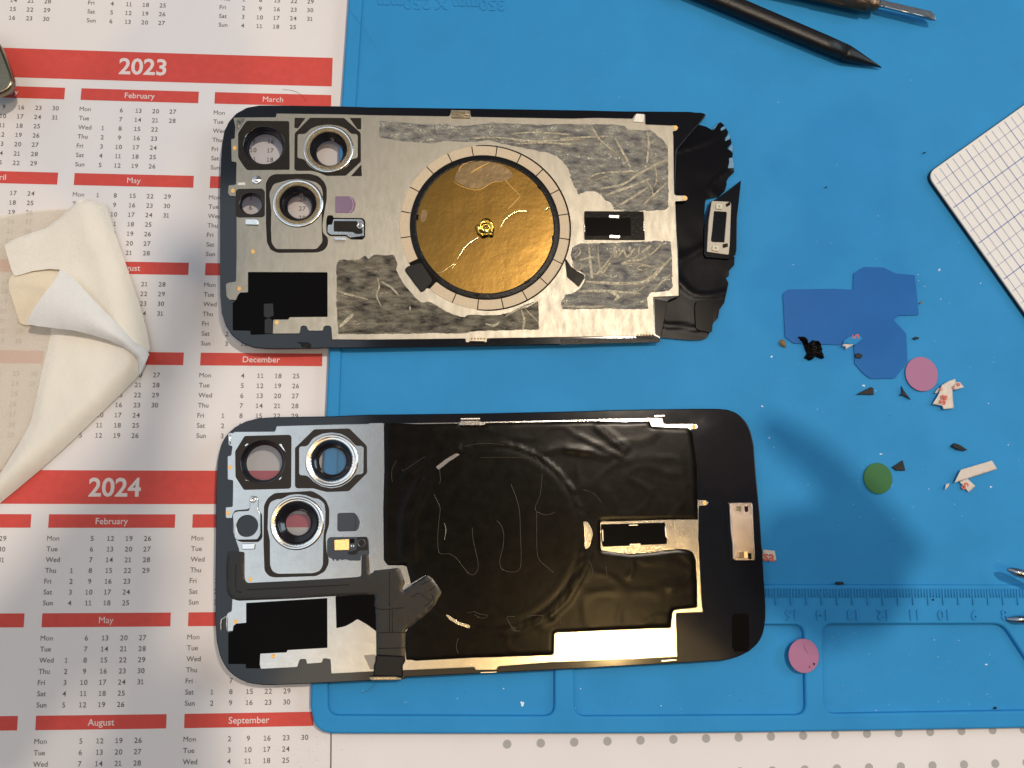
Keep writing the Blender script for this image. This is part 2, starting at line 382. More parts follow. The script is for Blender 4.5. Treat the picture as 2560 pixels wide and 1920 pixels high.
for year, y00 in ((2022, -D24), (2023, 0), (2024, D24)):
    if year > 2022:
        bm = bmesh.new(); cal_rect(bm, -PP-6, y00-13.55, PP+WW, y00-3.15); bn = link(bm, 'red_banner', M['red'], pad)
        bm = bmesh.new(); put_text(bm, str(year), txf(WW/2+.3, y00-8.0, .11), 8.0, .022); link(bm, 'year_number', M['white_ink'], bn)
    for mth in range(1, 13):
        r, cc = divmod(mth-1, 3); x0 = (cc-1)*PP; y0 = y00+r*QQ
        if y0 < -60 or y0 > 215: continue
        if y0 > -40:
            bm = bmesh.new(); cal_rect(bm, x0, y0, x0+WW, y0+HH); hd = link(bm, 'month_header', M['red'], pad)
            bm = bmesh.new(); put_text(bm, calendar.month_name[mth], txf(x0+WW/2, y0+HH/2+.12, .11), 2.75, 0 if mth in (3, 5) else .008); link(bm, 'month_name', M['white_ink'], hd)
        bm = bmesh.new()
        for wk, row in enumerate(calendar.Calendar(0).monthdayscalendar(year, mth)):
            for dd, day in enumerate(row):
                yy = y0+HH+3.25+dd*3.225
                if wk == 0: put_text(bm, 'Mon Tue Wed Thu Fri Sat Sun'.split()[dd], txf(x0-.05, yy, .06), 2.12, 0 if dd == 0 else .007, 'L')
                if day: put_text(bm, str(day), txf(x0+WW*(.207+wk*.1455), yy, .06), 2.05, .010)
        link(bm, 'date_grid', M['ink'], pad)
bm = bmesh.new(); prism(bm, ribbon([U((829,1700),0),(U((827.5,1850),0)),U((826.5,1990),0)], .42), top=.06, t=.05); link(bm, 'page_line', M['ink'], pad)
bm = bmesh.new()
r0 = C5([(416,665),(2073,617)]); q0, q1 = U(r0[0], 0), U(r0[1], 0); e = (q1-q0)/8
r1 = U(C3([(225,1680)])[0], 0); k7 = U(C3([(213,1410)])[0], 0); e2 = (r1-k7)
for i in range(-1, 18):
    for j in range(-2, 4):
        c = k7+e*(i-7)+e2*j
        bm.faces.new([bm.verts.new(((c.x+1.32*math.cos(a*math.pi/12))/1000, (c.y+1.32*math.sin(a*math.pi/12))/1000, .00006)) for a in range(24)])
link(bm, 'dot_pattern', M['paper_dot'], pad)
bm = bmesh.new()                                     # pencil smudges and crumbs on the paper
for cpx, n, sp in (((745,1900),60,45),((560,1700),25,60),((830,1880),30,60),((420,650),10,200),((690,1730),12,60),((545,830),14,14)):
    for _ in range(n):
        p = U((random.gauss(cpx[0], sp), random.gauss(cpx[1], sp)), 0); r = random.uniform(.05, .16)
        bm.faces.new([bm.verts.new(((p.x+r*math.cos(a)*random.uniform(.5, 1.3))/1000, (p.y+r*math.sin(a)*random.uniform(.5, 1.3))/1000, .00005)) for a in (0, 1, 2, 3, 4, 5.2)])
sm = link(bm, 'smudges', mat('smudge', (.42,.40,.40), .8), pad); sm['kind'] = 'stuff'

# ------------------------------------------------------------------ blue silicone repair mat
ZR, ZMn, ZT = 4.0, 3.0, 2.3
mo = [U(p, ZR) for p in [(871,0),(852.9,264.5),(822.3,871),(814.5,1038),(777.5,1711)]]
dirl = (mo[-1]-mo[0]).normalized()
lt = mo[0]-dirl*70; lb = mo[-1]
brc = [U(p, ZR) for p in D3([(1690,1420),(1712,1447),(1745,1468),(1790,1475)])]
bot = [U(p, ZR) for p in [(882,1835),(1270,1835),(1660,1834),(1860,1831.7),(2200,1827),(2560,1820.6)]]
br = bot[-1]+(bot[-1]-bot[-3]).normalized()*90
outer = [tuple(q[:2]) for q in [lt]+mo[:-1]+[lb, U(D3([(1672,1330)])[0], ZR)]+brc+bot+[br]]
tr_ = (br.x+3, lt.y+2); outer.append(tr_)
rm = thing('repair_mat', 'blue silicone repair mat with raised ruler strip and shallow trays', 'repair mat', (120, 0, 0))
mainh = [tuple(U(p, ZR)[:2]) for p in [(907,0),(889.5,264.5),(853.4,871),(846,1100),(828,1459),(1400,1460.5),(1913.8,1460.5),(2560,1462)]]
mainh = [(mainh[0][0]+2.6, outer[0][1]-6)]+mainh+[(br.x-6, mainh[-1][1]), (br.x-6, outer[0][1]-6)]
T1 = fillet(W2([(818,1562),(1386.6,1562.7),(1386.6,1790),(821,1788.5)], ZR), 3.2)
T2 = fillet(W2([(1434,1562.7),(2010,1562.7),(2015,1787.4),(1437.5,1790.5)], ZR), 3.2)
T3a = W2([(2057,1561),(2509,1560.5),(2600,1700),(2600,1775.5),(2063,1784.5)], ZR)
T3 = fillet(T3a, 3.2)
bm = bmesh.new(); prism(bm, offset(ccw(dedupe(outer)), .6), top=ZT, t=2.5); link(bm, 'tray_floor', M['mat'], rm)
bm = bmesh.new(); prism(bm, fillet(outer, 1.5), [mainh, T1, T2, T3], top=ZR, t=1.75, bevel=.75, zf=None, steps=3); link(bm, 'raised_rim', M['mat'], rm)
bm = bmesh.new(); prism(bm, offset(ccw(dedupe(mainh)), -.9), top=ZMn, t=.6); link(bm, 'work_area', M['mat'], rm)
# main panel outline shares the rim's raised strip; ruler in relief
bm = bmesh.new()
tk0 = U((1860+369*.31646, 1471.5), ZR); tk1 = U((1860+2037*.31646, 1472), ZR); ex = (tk1-tk0)/70; ey = Vector((ex.y, -ex.x, 0))
if ey.y > 0: ey = -ey
mm = ex.length; exn = ex.normalized(); eyn = ey.normalized()
for i in range(-12, 96):
    L_ = 5.1 if i % 5 == 0 else 2.7
    a = tk0+ex*i
    wd = .24 if i % 5 == 0 else .19
    c = [a-exn*wd, a+exn*wd, a+exn*wd+eyn*L_, a-exn*wd+eyn*L_]
    prism(bm, [tuple(q[:2]) for q in c], top=ZR+.42, t=.45, bevel=.12, steps=2)
link(bm, 'ruler_ticks', M['mat'], rm)
def relief(bm, s, cx, cy, xa, ya, size, z, bold=.01, dz=.22):
    """raised lettering with thickness"""
    cu = bpy.data.curves.new('t', 'FONT'); cu.body = s; cu.size = size; cu.align_x = 'CENTER'; cu.align_y = 'CENTER'; cu.extrude = dz; cu.resolution_u = 3; cu.offset = bold; cu.bevel_depth = .05
    o = bpy.data.objects.new('t', cu); COL.objects.link(o); bpy.context.view_layer.update(); me = bpy.data.meshes.new_from_object(o)
    V = [bm.verts.new((Vector((cx, cy, z))+Vector(xa)*v.co.x+Vector(ya)*v.co.y+Vector((0, 0, v.co.z)))/1000) for v in me.vertices]
    for p in me.polygons:
        try: bm.faces.new([V[i] for i in p.vertices])
        except ValueError: pass
    bpy.data.objects.remove(o); bpy.data.curves.remove(cu); bpy.data.meshes.remove(me)
for i in range(0, 9):
    a = tk0+ex*(i*10)+eyn*8.0+exn*(0.1)
    bm = bmesh.new(); relief(bm, str(15-i), a.x, a.y, -exn, eyn, 4.6, ZR+.10, .03, .24); link(bm, 'ruler_number', M['mat'], rm)
bm = bmesh.new(); a = U((1103, 9), ZMn); xa = (U((963, 3), ZMn)-U((1242, 8), ZMn)).normalized(); ya = Vector((-xa.y, xa.x, 0))
relief(bm, '350mm X 250mm', a.x, a.y, xa, ya, 6.0, ZMn+.02, .0, .18); link(bm, 'size_lettering', M['mat'], rm)
# ------------------------------------------------------------------ phone back panels
def lens(parent, cpx, rpx_hole, rpx_open, ringprof=None, ringmat='steel', teeth=0, depth=3.0, name='camera_lens', dc=.45, glass='lensglass'):
    c = PL(cpx, dc); k = pscale(cpx, c.z); R = rpx_hole*k; r = rpx_open*k; zt = c.z
    bm = bmesh.new()
    lip = .35
    revolve(bm, c, [(R+.25, zt+.02), (R, zt-.05), (R*.985, zt-.5), (R*.93, zt-.8), (R*.93, zt-1.2), (R*.87, zt-1.4), (r*1.06+.15, zt-depth+.5), (r*1.02, zt-depth+.1), (r, zt-depth), (r+.2, zt-depth-.35), (R*.98, zt-depth-.4), (R*.99, zt-.9)], 72)
    tb = link(bm, name, M['tube'], parent)
    bm = bmesh.new(); disc(bm, c, r+.08, zt-depth+.02); link(bm, 'lens_glass', M[glass], tb)
    if ringprof:
        bm = bmesh.new(); revolve(bm, c, [((a*k), zt+b) for a, b in ringprof], 72); rg = link(bm, 'lens_ring', M[ringmat], tb)
        if teeth:
            bm = bmesh.new()
            for g in range(4):
                for j in range(-2, 3):
                    an = math.pi/2*g+j*.155+.02
                    if g == 0 and False: continue
                    x = c.x+math.cos(an)*(R+.28); y = c.y+math.sin(an)*(R+.28)
                    l = [(x+math.cos(an+b_)*q, y+math.sin(an+b_)*q) for b_, q in ((0, .38), (2.4, .28), (3.9, .28))]
                    prism(bm, l, top=zt+.22, t=.2)
            link(bm, 'ring_notches', M['tube'], tb)
    return c, R
def quadp(pts): return P2(pts)
zf = lambda x: plz(x)
def shape(parent, name, m, pts, dz, t=.12, r=.25, holes=(), bevel=.05, sub=None):
    return slab(name, M[m], sub or parent, fillet(P2(pts, dz), r), holes, dz, t, bevel, zf)
def wspots(parent, pts):
    for p in pts:
        c = PL(p, .45); k = pscale(p, c.z); bm = bmesh.new()
        prism(bm, circle(c, 4.6*k, 20, 5.8*k), top=.47, t=.08, zf=zf, bevel=.03); link(bm, 'weld_spot', M['goldpad'], parent)
DG, DM = 0.0, .38        # glass top, steel top above the panel plane
def bx(a, b, c, d): return [(a, b), (c, b), (c, d), (a, d)]

# ================= upper, torn panel
o0 = PL((1100, 560)); p1 = thing('phone_back_panel', 'opened phone back panel with gold charging coil, scraped grey foil and torn right end', 'phone panel', (o0.x, o0.y, 3.3), 'phone back panels lying inside up')
lensA = [(A1([(578,550)])[0], 246*.20796), (A1([(1352,592)])[0], 226*.20796), (A1([(985,1243)])[0], 226*.20796), (A1([(422,1247)])[0], 137*.20796)]
def lhole(L_, grow=0.): return [circle(PL(c), (r*pscale(c, 6.6))+grow, 48) for c, r in L_]
gl = A1([(45,1100),(50,900),(58,700),(70,520),(95,380),(150,260),(240,160),(370,88),(520,62),(800,62),(1500,72)])+A3([(0,30),(1130,45),(2212,62)])+A5([(700,122),(1440,127),(1500,136),(1570,136),(1618,158),(1600,195),(1540,265),(1420,400),(1290,560),(1275,1000),(1290,1500)])+A6([(1310,300),(1322,935),(1195,985),(1115,1390),(1100,1440),(600,1448),(0,1466)])+A4([(1200,1250),(0,1270)])+A2([(1400,1493),(800,1502),(600,1500),(450,1485),(310,1430),(190,1340),(110,1210),(65,1060),(48,850),(44,300)])
g1 = slab('glass_cover', M['glass'], p1, fillet(P2(gl), .8), lhole(lensA, -.2), DG, .75, .28, zf)
m1 = A1([(245,1200),(245,1160),(168,1155),(142,1120),(150,1025),(238,1015),(245,750),(186,738),(180,468),(222,460),(230,320),(208,215),(235,208),(718,205),(725,160),(1500,170)])+A3([(0,112),(832,125),(845,98),(850,60),(1045,64),(1055,130),(2100,148)])+A5([(400,196),(800,205),(830,158),(943,160),(945,270),(1240,280),(1290,278),(1312,305),(1290,340),(1248,345),(1255,400),(1262,1035),(1290,1055),(1395,1055),(1418,1088),(1395,1115),(1275,1122),(1290,1500)])+A6([(1300,400),(1315,930),(1032,940),(1046,1365),(832,1370),(820,1390),(800,1372),(0,1385)])+A4([(1220,1172),(1215,1212),(1000,1212),(998,1175),(0,1186)])+A2([(1395,1390),(1385,1245),(1365,1225),(1312,1225),(1292,1245),(1285,1285),(1120,1285),(1100,1270),(1090,1235),(1070,1225),(1035,1225),(1016,1242),(1005,1318),(600,1320),(520,1150),(300,1000),(262,905),(235,915),(160,912),(125,870),(116,720),(150,702),(238,690),(245,400)])
s1 = slab('steel_plate', M['steel_top'], p1, fillet(P2(m1, DM), .35), lhole(lensA, .1), DM, .4, .12, zf)
# felt gaskets
hA = lhole(lensA, .05)
f1 = shape(p1, 'camera_gasket', 'felt', A1([(370,248),(880,252),(886,838),(372,842),(330,790),(265,690),(265,400),(330,300)]), DM+.07, .1, .6, [hA[0]])
f2o = P2(A1([(1130,212),(1540,215),(1600,270),(1740,395),(1742,740),(1560,910),(1330,912),(1230,870),(1150,850),(965,850),(941,830),(945,400),(985,360)]), DM+.07)
f2 = slab('camera_gasket', M['felt'], p1, fillet(f2o, .5), [hA[1]], DM+.07, .1, .05, zf)
boss2 = slab('lens_seat', M['steel_top'], p1, fillet(P2(A1([(978,405),(1075,405),(1130,345),(1220,308),(1350,290),(1480,308),(1570,345),(1625,405),(1690,405),(1705,425),(1705,695),(1625,715),(1590,790),(1500,850),(1350,878),(1210,855),(1110,790),(1065,715),(985,700),(976,680)]), DM+.25), .8), [lhole(lensA, .35)[1]], DM+.25, .25, .14, zf)
f3o = P2(A1([(700,890),(1130,886),(1230,915),(1300,980),(1332,1060),(1330,1200),(1290,1420),(1278,1500),(1285,1600)])+A2([(1345,160),(1346,250),(1300,315),(1220,342),(740,347),(660,312),(612,225),(600,0)])+A1([(600,1300),(598,1000),(640,920)]), DM+.07)
f3i = P2(A1([(665,1330),(640,1120),(690,1010),(760,990),(870,960),(985,945),(1110,965),(1200,985),(1265,1040),(1285,1120),(1270,1340)])+A2([(1270,60),(1280,215),(1210,300),(720,300),(668,225),(660,50)]), DM+.07)
slab('camera_gasket', M['felt'], p1, fillet(f3o, .8), [fillet(f3i, .8)], DM+.07, .1, .05, zf)
shape(p1, 'sensor_gasket', 'pad', A1([(262,1068),(555,1062),(587,1095),(587,1390),(555,1412),(262,1412),(235,1385),(235,1095)]), DM+.07, .1, .7, [hA[3]])
for q in ([(945,212),(1075,215),(985,340),(941,335)], [(1605,215),(1745,215),(1745,352),(1700,350)], [(1745,775),(1755,915),(1620,915)], [(240,215),(350,218),(300,320),(240,380)]):
    shape(p1, 'foam_corner', 'felt' if q[0][0] > 300 else 'residue', A1(q), DM+.06, .08, .2)
lens(p1, lensA[0][0], 246*.20796, 200*.20796, depth=3.1)
lens(p1, lensA[1][0], 226*.20796, 158*.20796, [(305*.208,-.1),(302*.208,.22),(288*.208,.42),(278*.208,.30),(270*.208,.32)], 'polished', depth=3.3, dc=.63)
lens(p1, lensA[2][0], 226*.20796, 146*.20796, [(310*.208,-.1),(305*.208,.22),(290*.208,.42),(278*.208,.30),(270*.208,.32)], 'polished', depth=3.3, dc=.38)
lens(p1, lensA[3][0], 137*.20796, 128*.20796, depth=1.6, name='sensor_window')
for k in (1, 2):
    c = PL(lensA[k][0], .63 if k == 1 else .38); s = pscale(lensA[k][0], c.z); bm = bmesh.new(); revolve(bm, c, [(271*.208*s, c.z+.30), (268*.208*s, c.z+.38), (232*.208*s, c.z+.34), (224*.208*s, c.z+.1), (224*.208*s, c.z-.3)], 72); link(bm, 'gilt_ring', M['ring_gold'], p1)
pw = shape(p1, 'sensor_cover', 'purple', A1([(1432,1157),(1610,1157),(1655,1185),(1682,1255),(1660,1330),(1625,1360),(1432,1358)]), DM+.06, .08, .5)
bm = bmesh.new(); prism(bm, ribbon([PL(p, DM)[:2] for p in A1([(1608,1165),(1640,1200),(1652,1260),(1636,1325),(1600,1355)])], .18), top=DM+.1, t=.05, zf=zf); link(bm, 'rim', mat('lilac', (.5,.3,.42), .3), pw)
# flash bracket
fb = shape(p1, 'flash_bracket', 'slot', A1([(1340,1385),(1405,1385),(1410,1415),(1760,1418),(1795,1450),(1792,1640)])+A2([(1792,150),(1765,188),(1620,185),(1560,145),(1370,145),(1328,110),(1325,30)])+A1([(1325,1450)]), DM+.1, .1, .5)
shape(p1, 'bracket_plate', 'steel', A1([(1412,1430),(1750,1432),(1778,1462),(1776,1640)])+A2([(1776,140),(1755,172),(1625,172),(1565,130),(1380,128),(1340,100),(1342,30)])+A1([(1345,1500),(1395,1495)]), DM+.22, .12, .4, sub=fb)
shape(p1, 'flash_opening', 'felt', A1([(1415,1452),(1700,1455),(1700,1480),(1760,1560),(1760,1605),(1690,1612),(1640,1585),(1415,1580)]), DM+.32, .08, .35, sub=fb)
c = PL(A1([(1735,1515)])[0], DM); bm = bmesh.new(); revolve(bm, c, [(1.15,c.z+.1),(1.1,c.z+.5),(.75,c.z+.62),(.55,c.z+.45),(.5,c.z+.1)], 32); link(bm, 'screw_post', M['polished'], fb)
shape(p1, 'solder_tab', 'polished', A2([(1420,155),(1560,160),(1555,195),(1420,190)]), DM+.35, .25, .3, bevel=.1)
for j in range(6): shape(p1, 'tab_tooth', 'grey_metal', A2([(1425+j*22,203),(1438+j*22,203),(1438+j*22,222),(1425+j*22,222)]), DM+.1, .08, .05)
shape(p1, 'spring_clip', 'polished', A1([(348,1425),(510,1428),(512,1505),(350,1500)]), DM+.55, .5, .5, bevel=.25)
bm = bmesh.new(); c = PL(A1([(488,960)])[0], DM); revolve(bm, c, [(1.5,c.z-.02),(1.35,c.z+.3),(.95,c.z+.15),(.7,c.z+.3),(.4,c.z+.5),(.05,c.z+.5)], 32); link(bm, 'screw_boss', M['polished'], p1)
shape(p1, 'glue_smear', 'steel_worn', A1([(255,992),(350,990),(352,1022),(258,1024)]), DM+.05, .06, .3)
wspots(p1, A1([(225,577),(202,1090)])+A2([(445,330),(280,777),(730,1182)])+A5([(1280,306),(1380,1086)]))
# black tape, bottom left
bt = shape(p1, 'shield_tape', 'tape', A2([(384,576),(1340,579),(1341,1116),(885,1120),(868,1148),(690,1150),(684,1316),(415,1326),(410,1276),(200,1272),(200,950),(240,912),(265,850),(290,823),(384,820)]), DM+.09, .12, .2)
shape(p1, 'tape_patch', 'flex', A2([(575,958),(685,955),(690,1105),(620,1130),(575,1110)]), DM+.16, .08, .2, sub=bt)
shape(p1, 'tape_patch', 'flex', A2([(585,1150),(640,1130),(680,1155),(682,1316),(585,1316)]), DM+.16, .06, .2, sub=bt)
shape(p1, 'chipped_glass', 'edge', A2([(965,1418),(1110,1420),(1150,1450),(1140,1490),(1030,1480),(1015,1445)]), DG+.06, .08, .1)
# magnet ring and coil
cm = PL(A3([(1202,1257)])[0], DM); ks = pscale(A3([(1202,1257)])[0]); RO, RI, RB, RC = 211.5*ks, 187*ks, 184*ks, 171.5*ks
def aw(pts): return [math.atan2(q.y-cm.y, q.x-cm.x) for q in (PL(p, DM) for p in pts)]
angs = sorted(aw(A3([(1065,455),(1318,465),(1560,535),(1765,695),(1915,900),(1995,1135),(2000,1380),(390,1365),(395,1110),(475,875),(625,670),(828,535)])+A4([(1940,385),(1810,595),(1610,740),(1380,830),(1125,835),(880,765),(650,640),(450,390)])))
bm = bmesh.new(); revolve(bm, cm, [(RO+.45, cm.z-.02), (RO+.3, cm.z+.03), (RO-.05, cm.z+.03)], 96); 
mg = link(bm, 'magnet_ring', M['slot'], p1)
for a, b in zip(angs, angs[1:]+[angs[0]+2*math.pi]):
    mid = math.degrees((a+b)/2) % 360
    if 212 < mid < 232 and b-a < .5: continue
    g = .006; n = 8; l = [(cm.x+RO*math.cos(a+g+(b-a-2*g)*i/n), cm.y+RO*math.sin(a+g+(b-a-2*g)*i/n)) for i in range(n+1)]+[(cm.x+RI*math.cos(b-g-(b-a-2*g)*i/n), cm.y+RI*math.sin(b-g-(b-a-2*g)*i/n)) for i in range(n+1)]
    bm = bmesh.new(); prism(bm, l, top=DM+.14, t=.14, bevel=.04, zf=zf); link(bm, 'magnet_segment', M['magnet'], mg)
bm = bmesh.new(); prism(bm, circle(cm, RO, 96), [circle(cm, RB-.4, 96)], top=DM+.03, t=.02, zf=zf); link(bm, 'ring_bed', M['slot'], mg)
bm = bmesh.new(); revolve(bm, cm, [(RI+.05, DM), (RI-.1, DM+.24), (RI-.7, DM+.16), (RI-1.1, DM+.30), (RC+.35, DM+.22), (RC, DM+.30), (RC-.15, DM+.1)], 96, zf); link(bm, 'coil_collar', M['edge'], p1)
bm = bmesh.new()
prism(bm, circle(cm, RC, 96), top=DM+.16, t=.1, zf=zf); coil = link(bm, 'charging_coil', M['gold'], p1)
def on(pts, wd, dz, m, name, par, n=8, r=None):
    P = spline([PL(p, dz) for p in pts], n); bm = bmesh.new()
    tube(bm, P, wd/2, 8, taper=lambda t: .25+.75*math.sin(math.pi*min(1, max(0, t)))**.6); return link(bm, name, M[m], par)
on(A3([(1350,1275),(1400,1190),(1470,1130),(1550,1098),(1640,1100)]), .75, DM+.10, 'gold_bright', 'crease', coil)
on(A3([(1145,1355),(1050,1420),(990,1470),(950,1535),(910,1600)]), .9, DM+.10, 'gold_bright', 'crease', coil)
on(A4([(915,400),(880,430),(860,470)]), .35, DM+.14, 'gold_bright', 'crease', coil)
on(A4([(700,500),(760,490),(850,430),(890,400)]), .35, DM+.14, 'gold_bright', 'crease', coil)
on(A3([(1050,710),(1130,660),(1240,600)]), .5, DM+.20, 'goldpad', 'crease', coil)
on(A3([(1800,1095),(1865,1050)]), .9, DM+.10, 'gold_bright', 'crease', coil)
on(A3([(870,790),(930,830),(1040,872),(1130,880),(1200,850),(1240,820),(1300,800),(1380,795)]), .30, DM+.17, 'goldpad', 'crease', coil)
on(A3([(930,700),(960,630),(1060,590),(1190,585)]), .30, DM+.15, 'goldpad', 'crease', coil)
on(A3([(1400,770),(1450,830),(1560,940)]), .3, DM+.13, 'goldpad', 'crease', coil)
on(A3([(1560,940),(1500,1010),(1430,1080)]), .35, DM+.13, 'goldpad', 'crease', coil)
shape(p1, 'film_blister', 'gold_dull', A3([(900,700),(950,620),(1070,585),(1200,570),(1280,600),(1380,620),(1470,690),(1490,740),(1430,780),(1370,795),(1290,800),(1230,840),(1120,870),(1030,865),(940,815),(880,790)]), DM+.19, .03, 1.5, sub=coil)
shape(p1, 'film_blister', 'gold_dull', A3([(540,1100),(580,1075),(610,1100),(600,1180),(560,1220),(535,1200)]), DM+.19, .03, .8, sub=coil)
c = PL(A3([(1208,1280)])[0], DM); bm = bmesh.new()
rr = random.Random(3); R0 = 100*.24412*ks
prev = None
for q in range(7):
    t = q/6; ring = []
    for k in range(40):
        an = 2*math.pi*k/40; nz = noise.noise(Vector((math.cos(an)*1.6, math.sin(an)*1.6, t*2)))
        r = R0*(1-t)*(1+.28*nz); hgt = [0, .9, 1.15, .75, .55, .9, .7][q]*(1+.5*nz)
        ring.append(bm.verts.new(((c.x+r*math.cos(an)*1.05)/1000, (c.y+r*math.sin(an))/1000, (c.z+.12+hgt)/1000)))
    if prev:
        for k in range(40): f = bm.faces.new((prev[k], prev[(k+1) % 40], ring[(k+1) % 40], ring[k])); f.smooth = True
    prev = ring
link(bm, 'melted_hub', mat('melted_gold', (.60,.38,.08), .18, 1), coil)
for q in ([(1595,595),(1645,565),(1660,585),(1610,620)], [(1085,715),(1140,718),(1140,740),(1090,735)]): shape(p1, 'coil_tab', 'slot', A4(q), DM+.34, .1, .1)
for q in ([(1740,830),(1780,850),(1765,880),(1735,850)], [(1885,1350),(1910,1345),(1905,1400),(1885,1400)], [(495,1130),(520,1130),(515,1185),(490,1185)], [(700,700),(790,655),(800,672),(712,718)]): shape(p1, 'coil_tab', 'slot', A3(q), DM+.34, .1, .1)
# black connector pad on the ring
cp = shape(p1, 'coil_connector', 'slot', A4([(430,400),(560,335),(620,420),(750,570),(690,600),(620,665),(500,560)]), DM+.26, .2, .6)
shape(p1, 'connector_pad', 'flexdark', A4([(378,462),(400,435),(520,395),(555,400),(662,570),(655,600),(565,690),(540,690),(385,485)]), DM+.7, .5, .8, bevel=.2, sub=cp)
# scraped graphite foil
resA = A3([(110,168),(140,165),(560,203),(800,197),(850,215),(1050,217),(1250,187),(1900,208)])+A5([(0,262),(300,262),(650,265),(720,280),(760,325),(960,330),(1010,332),(1130,430),(1192,505),(1200,700),(1208,1195),(1160,1222),(800,1235),(600,1222),(590,1190),(560,1140),(500,1110),(440,1050),(380,1010),(290,1010),(200,1060),(170,980),(110,870),(90,780),(50,710)])+A3([(2080,740),(2000,600),(1930,540),(1850,505),(1700,480),(1560,450),(1440,425),(1330,400),(1230,375),(1120,390),(960,395),(800,382),(700,400),(640,413),(350,385),(140,352),(112,340)])
resA = fillet(P2(resA, DM), .4)
def rough_edge(l, amp=.22, step=.7, seed=0):
    out = []
    for a, b in zip(l, l[1:]+l[:1]):
        a = Vector(a); b = Vector(b); n = max(1, int((b-a).length/step)); 
        d = (b-a); nn = Vector((-d.y, d.x)).normalized() if d.length > 1e-6 else Vector((0, 0))
        for i in range(n):
            p = a.lerp(b, i/n); k = noise.noise(Vector((p.x*.9, p.y*.9, seed)))*amp+noise.noise(Vector((p.x*3, p.y*3, seed+9)))*amp*.5
            out.append(tuple(p+nn*k))
    return out
def foil(name, m, l, dz, seed, amp=.16, thick=.1):
    l = rough_edge(l, .22, .7, seed); bm = bmesh.new()
    def zz(x, y):
        d = segdist((x, y), l, True); e = min(1, d/.6)
        n1 = noise.noise(Vector((x*.22, y*.5, seed)))+.5*noise.noise(Vector((x*.7+y*.5, y*1.1-x*.3, seed+3)))
        rd = 1-abs(noise.noise(Vector((x*.18+y*.16, y*.34-x*.12, seed+7))))*2
        return plz(x, dz-.02)+e*(.06+amp*max(0, n1)*.8+amp*.9*max(0, rd-.72)*3.2)
    sheet(bm, l, zz, .8); return link(bm, name, M[m], p1)
fo1 = foil('foil_residue', 'residue', resA, DM, 1)
resB = A2([(1462,425),(1600,425),(1720,420),(1770,385),(1800,380),(1835,412),(1900,362),(2020,362)])+A4([(60,310),(180,312),(272,310),(312,440),(290,460),(340,560),(400,650),(480,740),(555,800),(575,800),(610,782),(700,830),(800,890),(880,920),(960,950),(1060,922),(1300,932),(1500,892),(1640,840),(1740,782),(1755,790),(1755,1085),(1400,1095),(1035,1105),(1010,1122),(500,1128)])+A2([(2212,1325),(1800,1330),(1465,1330),(1445,1000),(1440,500)])
fo2 = foil('foil_residue', 'residue_dark', fillet(P2(resB, DM), .4), DM, 5)
resC = A6([(130,395),(180,355),(260,340),(600,335),(905,318),(1215,316),(1230,330),(1242,500),(1252,830),(1205,878),(1000,895),(970,950),(985,1080),(400,1075),(22,1085),(2,1000),(60,910),(130,895),(205,860),(270,765),(275,700),(200,650),(160,640),(112,480)])
fo3 = foil('foil_residue', 'residue', fillet(P2(resC, DM), .4), DM, 8)
def scr(F_, lst, par):
    for pts, wd in lst:
        P = spline([PL(p, DM+.18) for p in F_(pts)], 7)
        bm = bmesh.new(); L_, R_ = [], []
        n = len(P)
        for i, p in enumerate(P):
            d = (P[min(i+1, n-1)]-P[max(0, i-1)]).normalized(); nn = Vector((-d.y, d.x, 0)); k = 1.35*wd/2*(.35+.65*math.sin(math.pi*i/(n-1))**.5)*(1+.35*noise.noise(p*1.5))
            L_.append(p+nn*k); R_.append(p-nn*k)
        for i in range(n-1):
            f = bm.faces.new([bm.verts.new(Vector((q.x, q.y, q.z+h))/1000) for q, h in ((L_[i], .02), (L_[i+1], .02), (P[i+1], .16), (P[i], .16))]); f.smooth = True
            f = bm.faces.new([bm.verts.new(Vector((q.x, q.y, q.z+h))/1000) for q, h in ((P[i], .16), (P[i+1], .16), (R_[i+1], .02), (R_[i], .02))]); f.smooth = True
        link(bm, 'scrape_mark', M['scratch'], par)
scr(A6, [([(205,395),(225,440),(200,480),(160,500)],.45),([(320,380),(330,520),(350,700),(355,740)],.6),([(420,380),(425,520),(450,640),(480,665),(540,580),(560,565)],.5),([(590,460),(520,560),(450,640),(390,690),(350,660)],.45),([(605,380),(620,510)],.9),([(710,400),(640,500)],.5),([(700,390),(740,495),(830,395)],.5),([(770,380),(785,480)],.6),([(880,380),(850,490),(760,520)],.45),([(1010,370),(900,450)],.6),([(1120,350),(1040,440),(900,520),(760,545),(690,575),(850,570),(1010,600)],.5),([(1240,500),(1100,640),(1020,720),(900,780),(600,790),(280,770)],.9),([(1230,690),(1100,800),(1040,870)],.5),([(1010,600),(930,640),(860,630),(890,595),(1010,600),(1180,560)],.35),([(940,820),(860,880)],.4),([(200,880),(500,875),(900,905)],.7),([(30,1045),(300,1050),(500,1040)],.6),([(600,990),(640,930),(560,890)],.8),([(890,1010),(960,970)],.5),([(140,560),(160,620),(220,640),(240,560)],.4),([(180,540),(390,490)],.4),([(960,650),(960,700),(1000,715)],.3)], fo3)
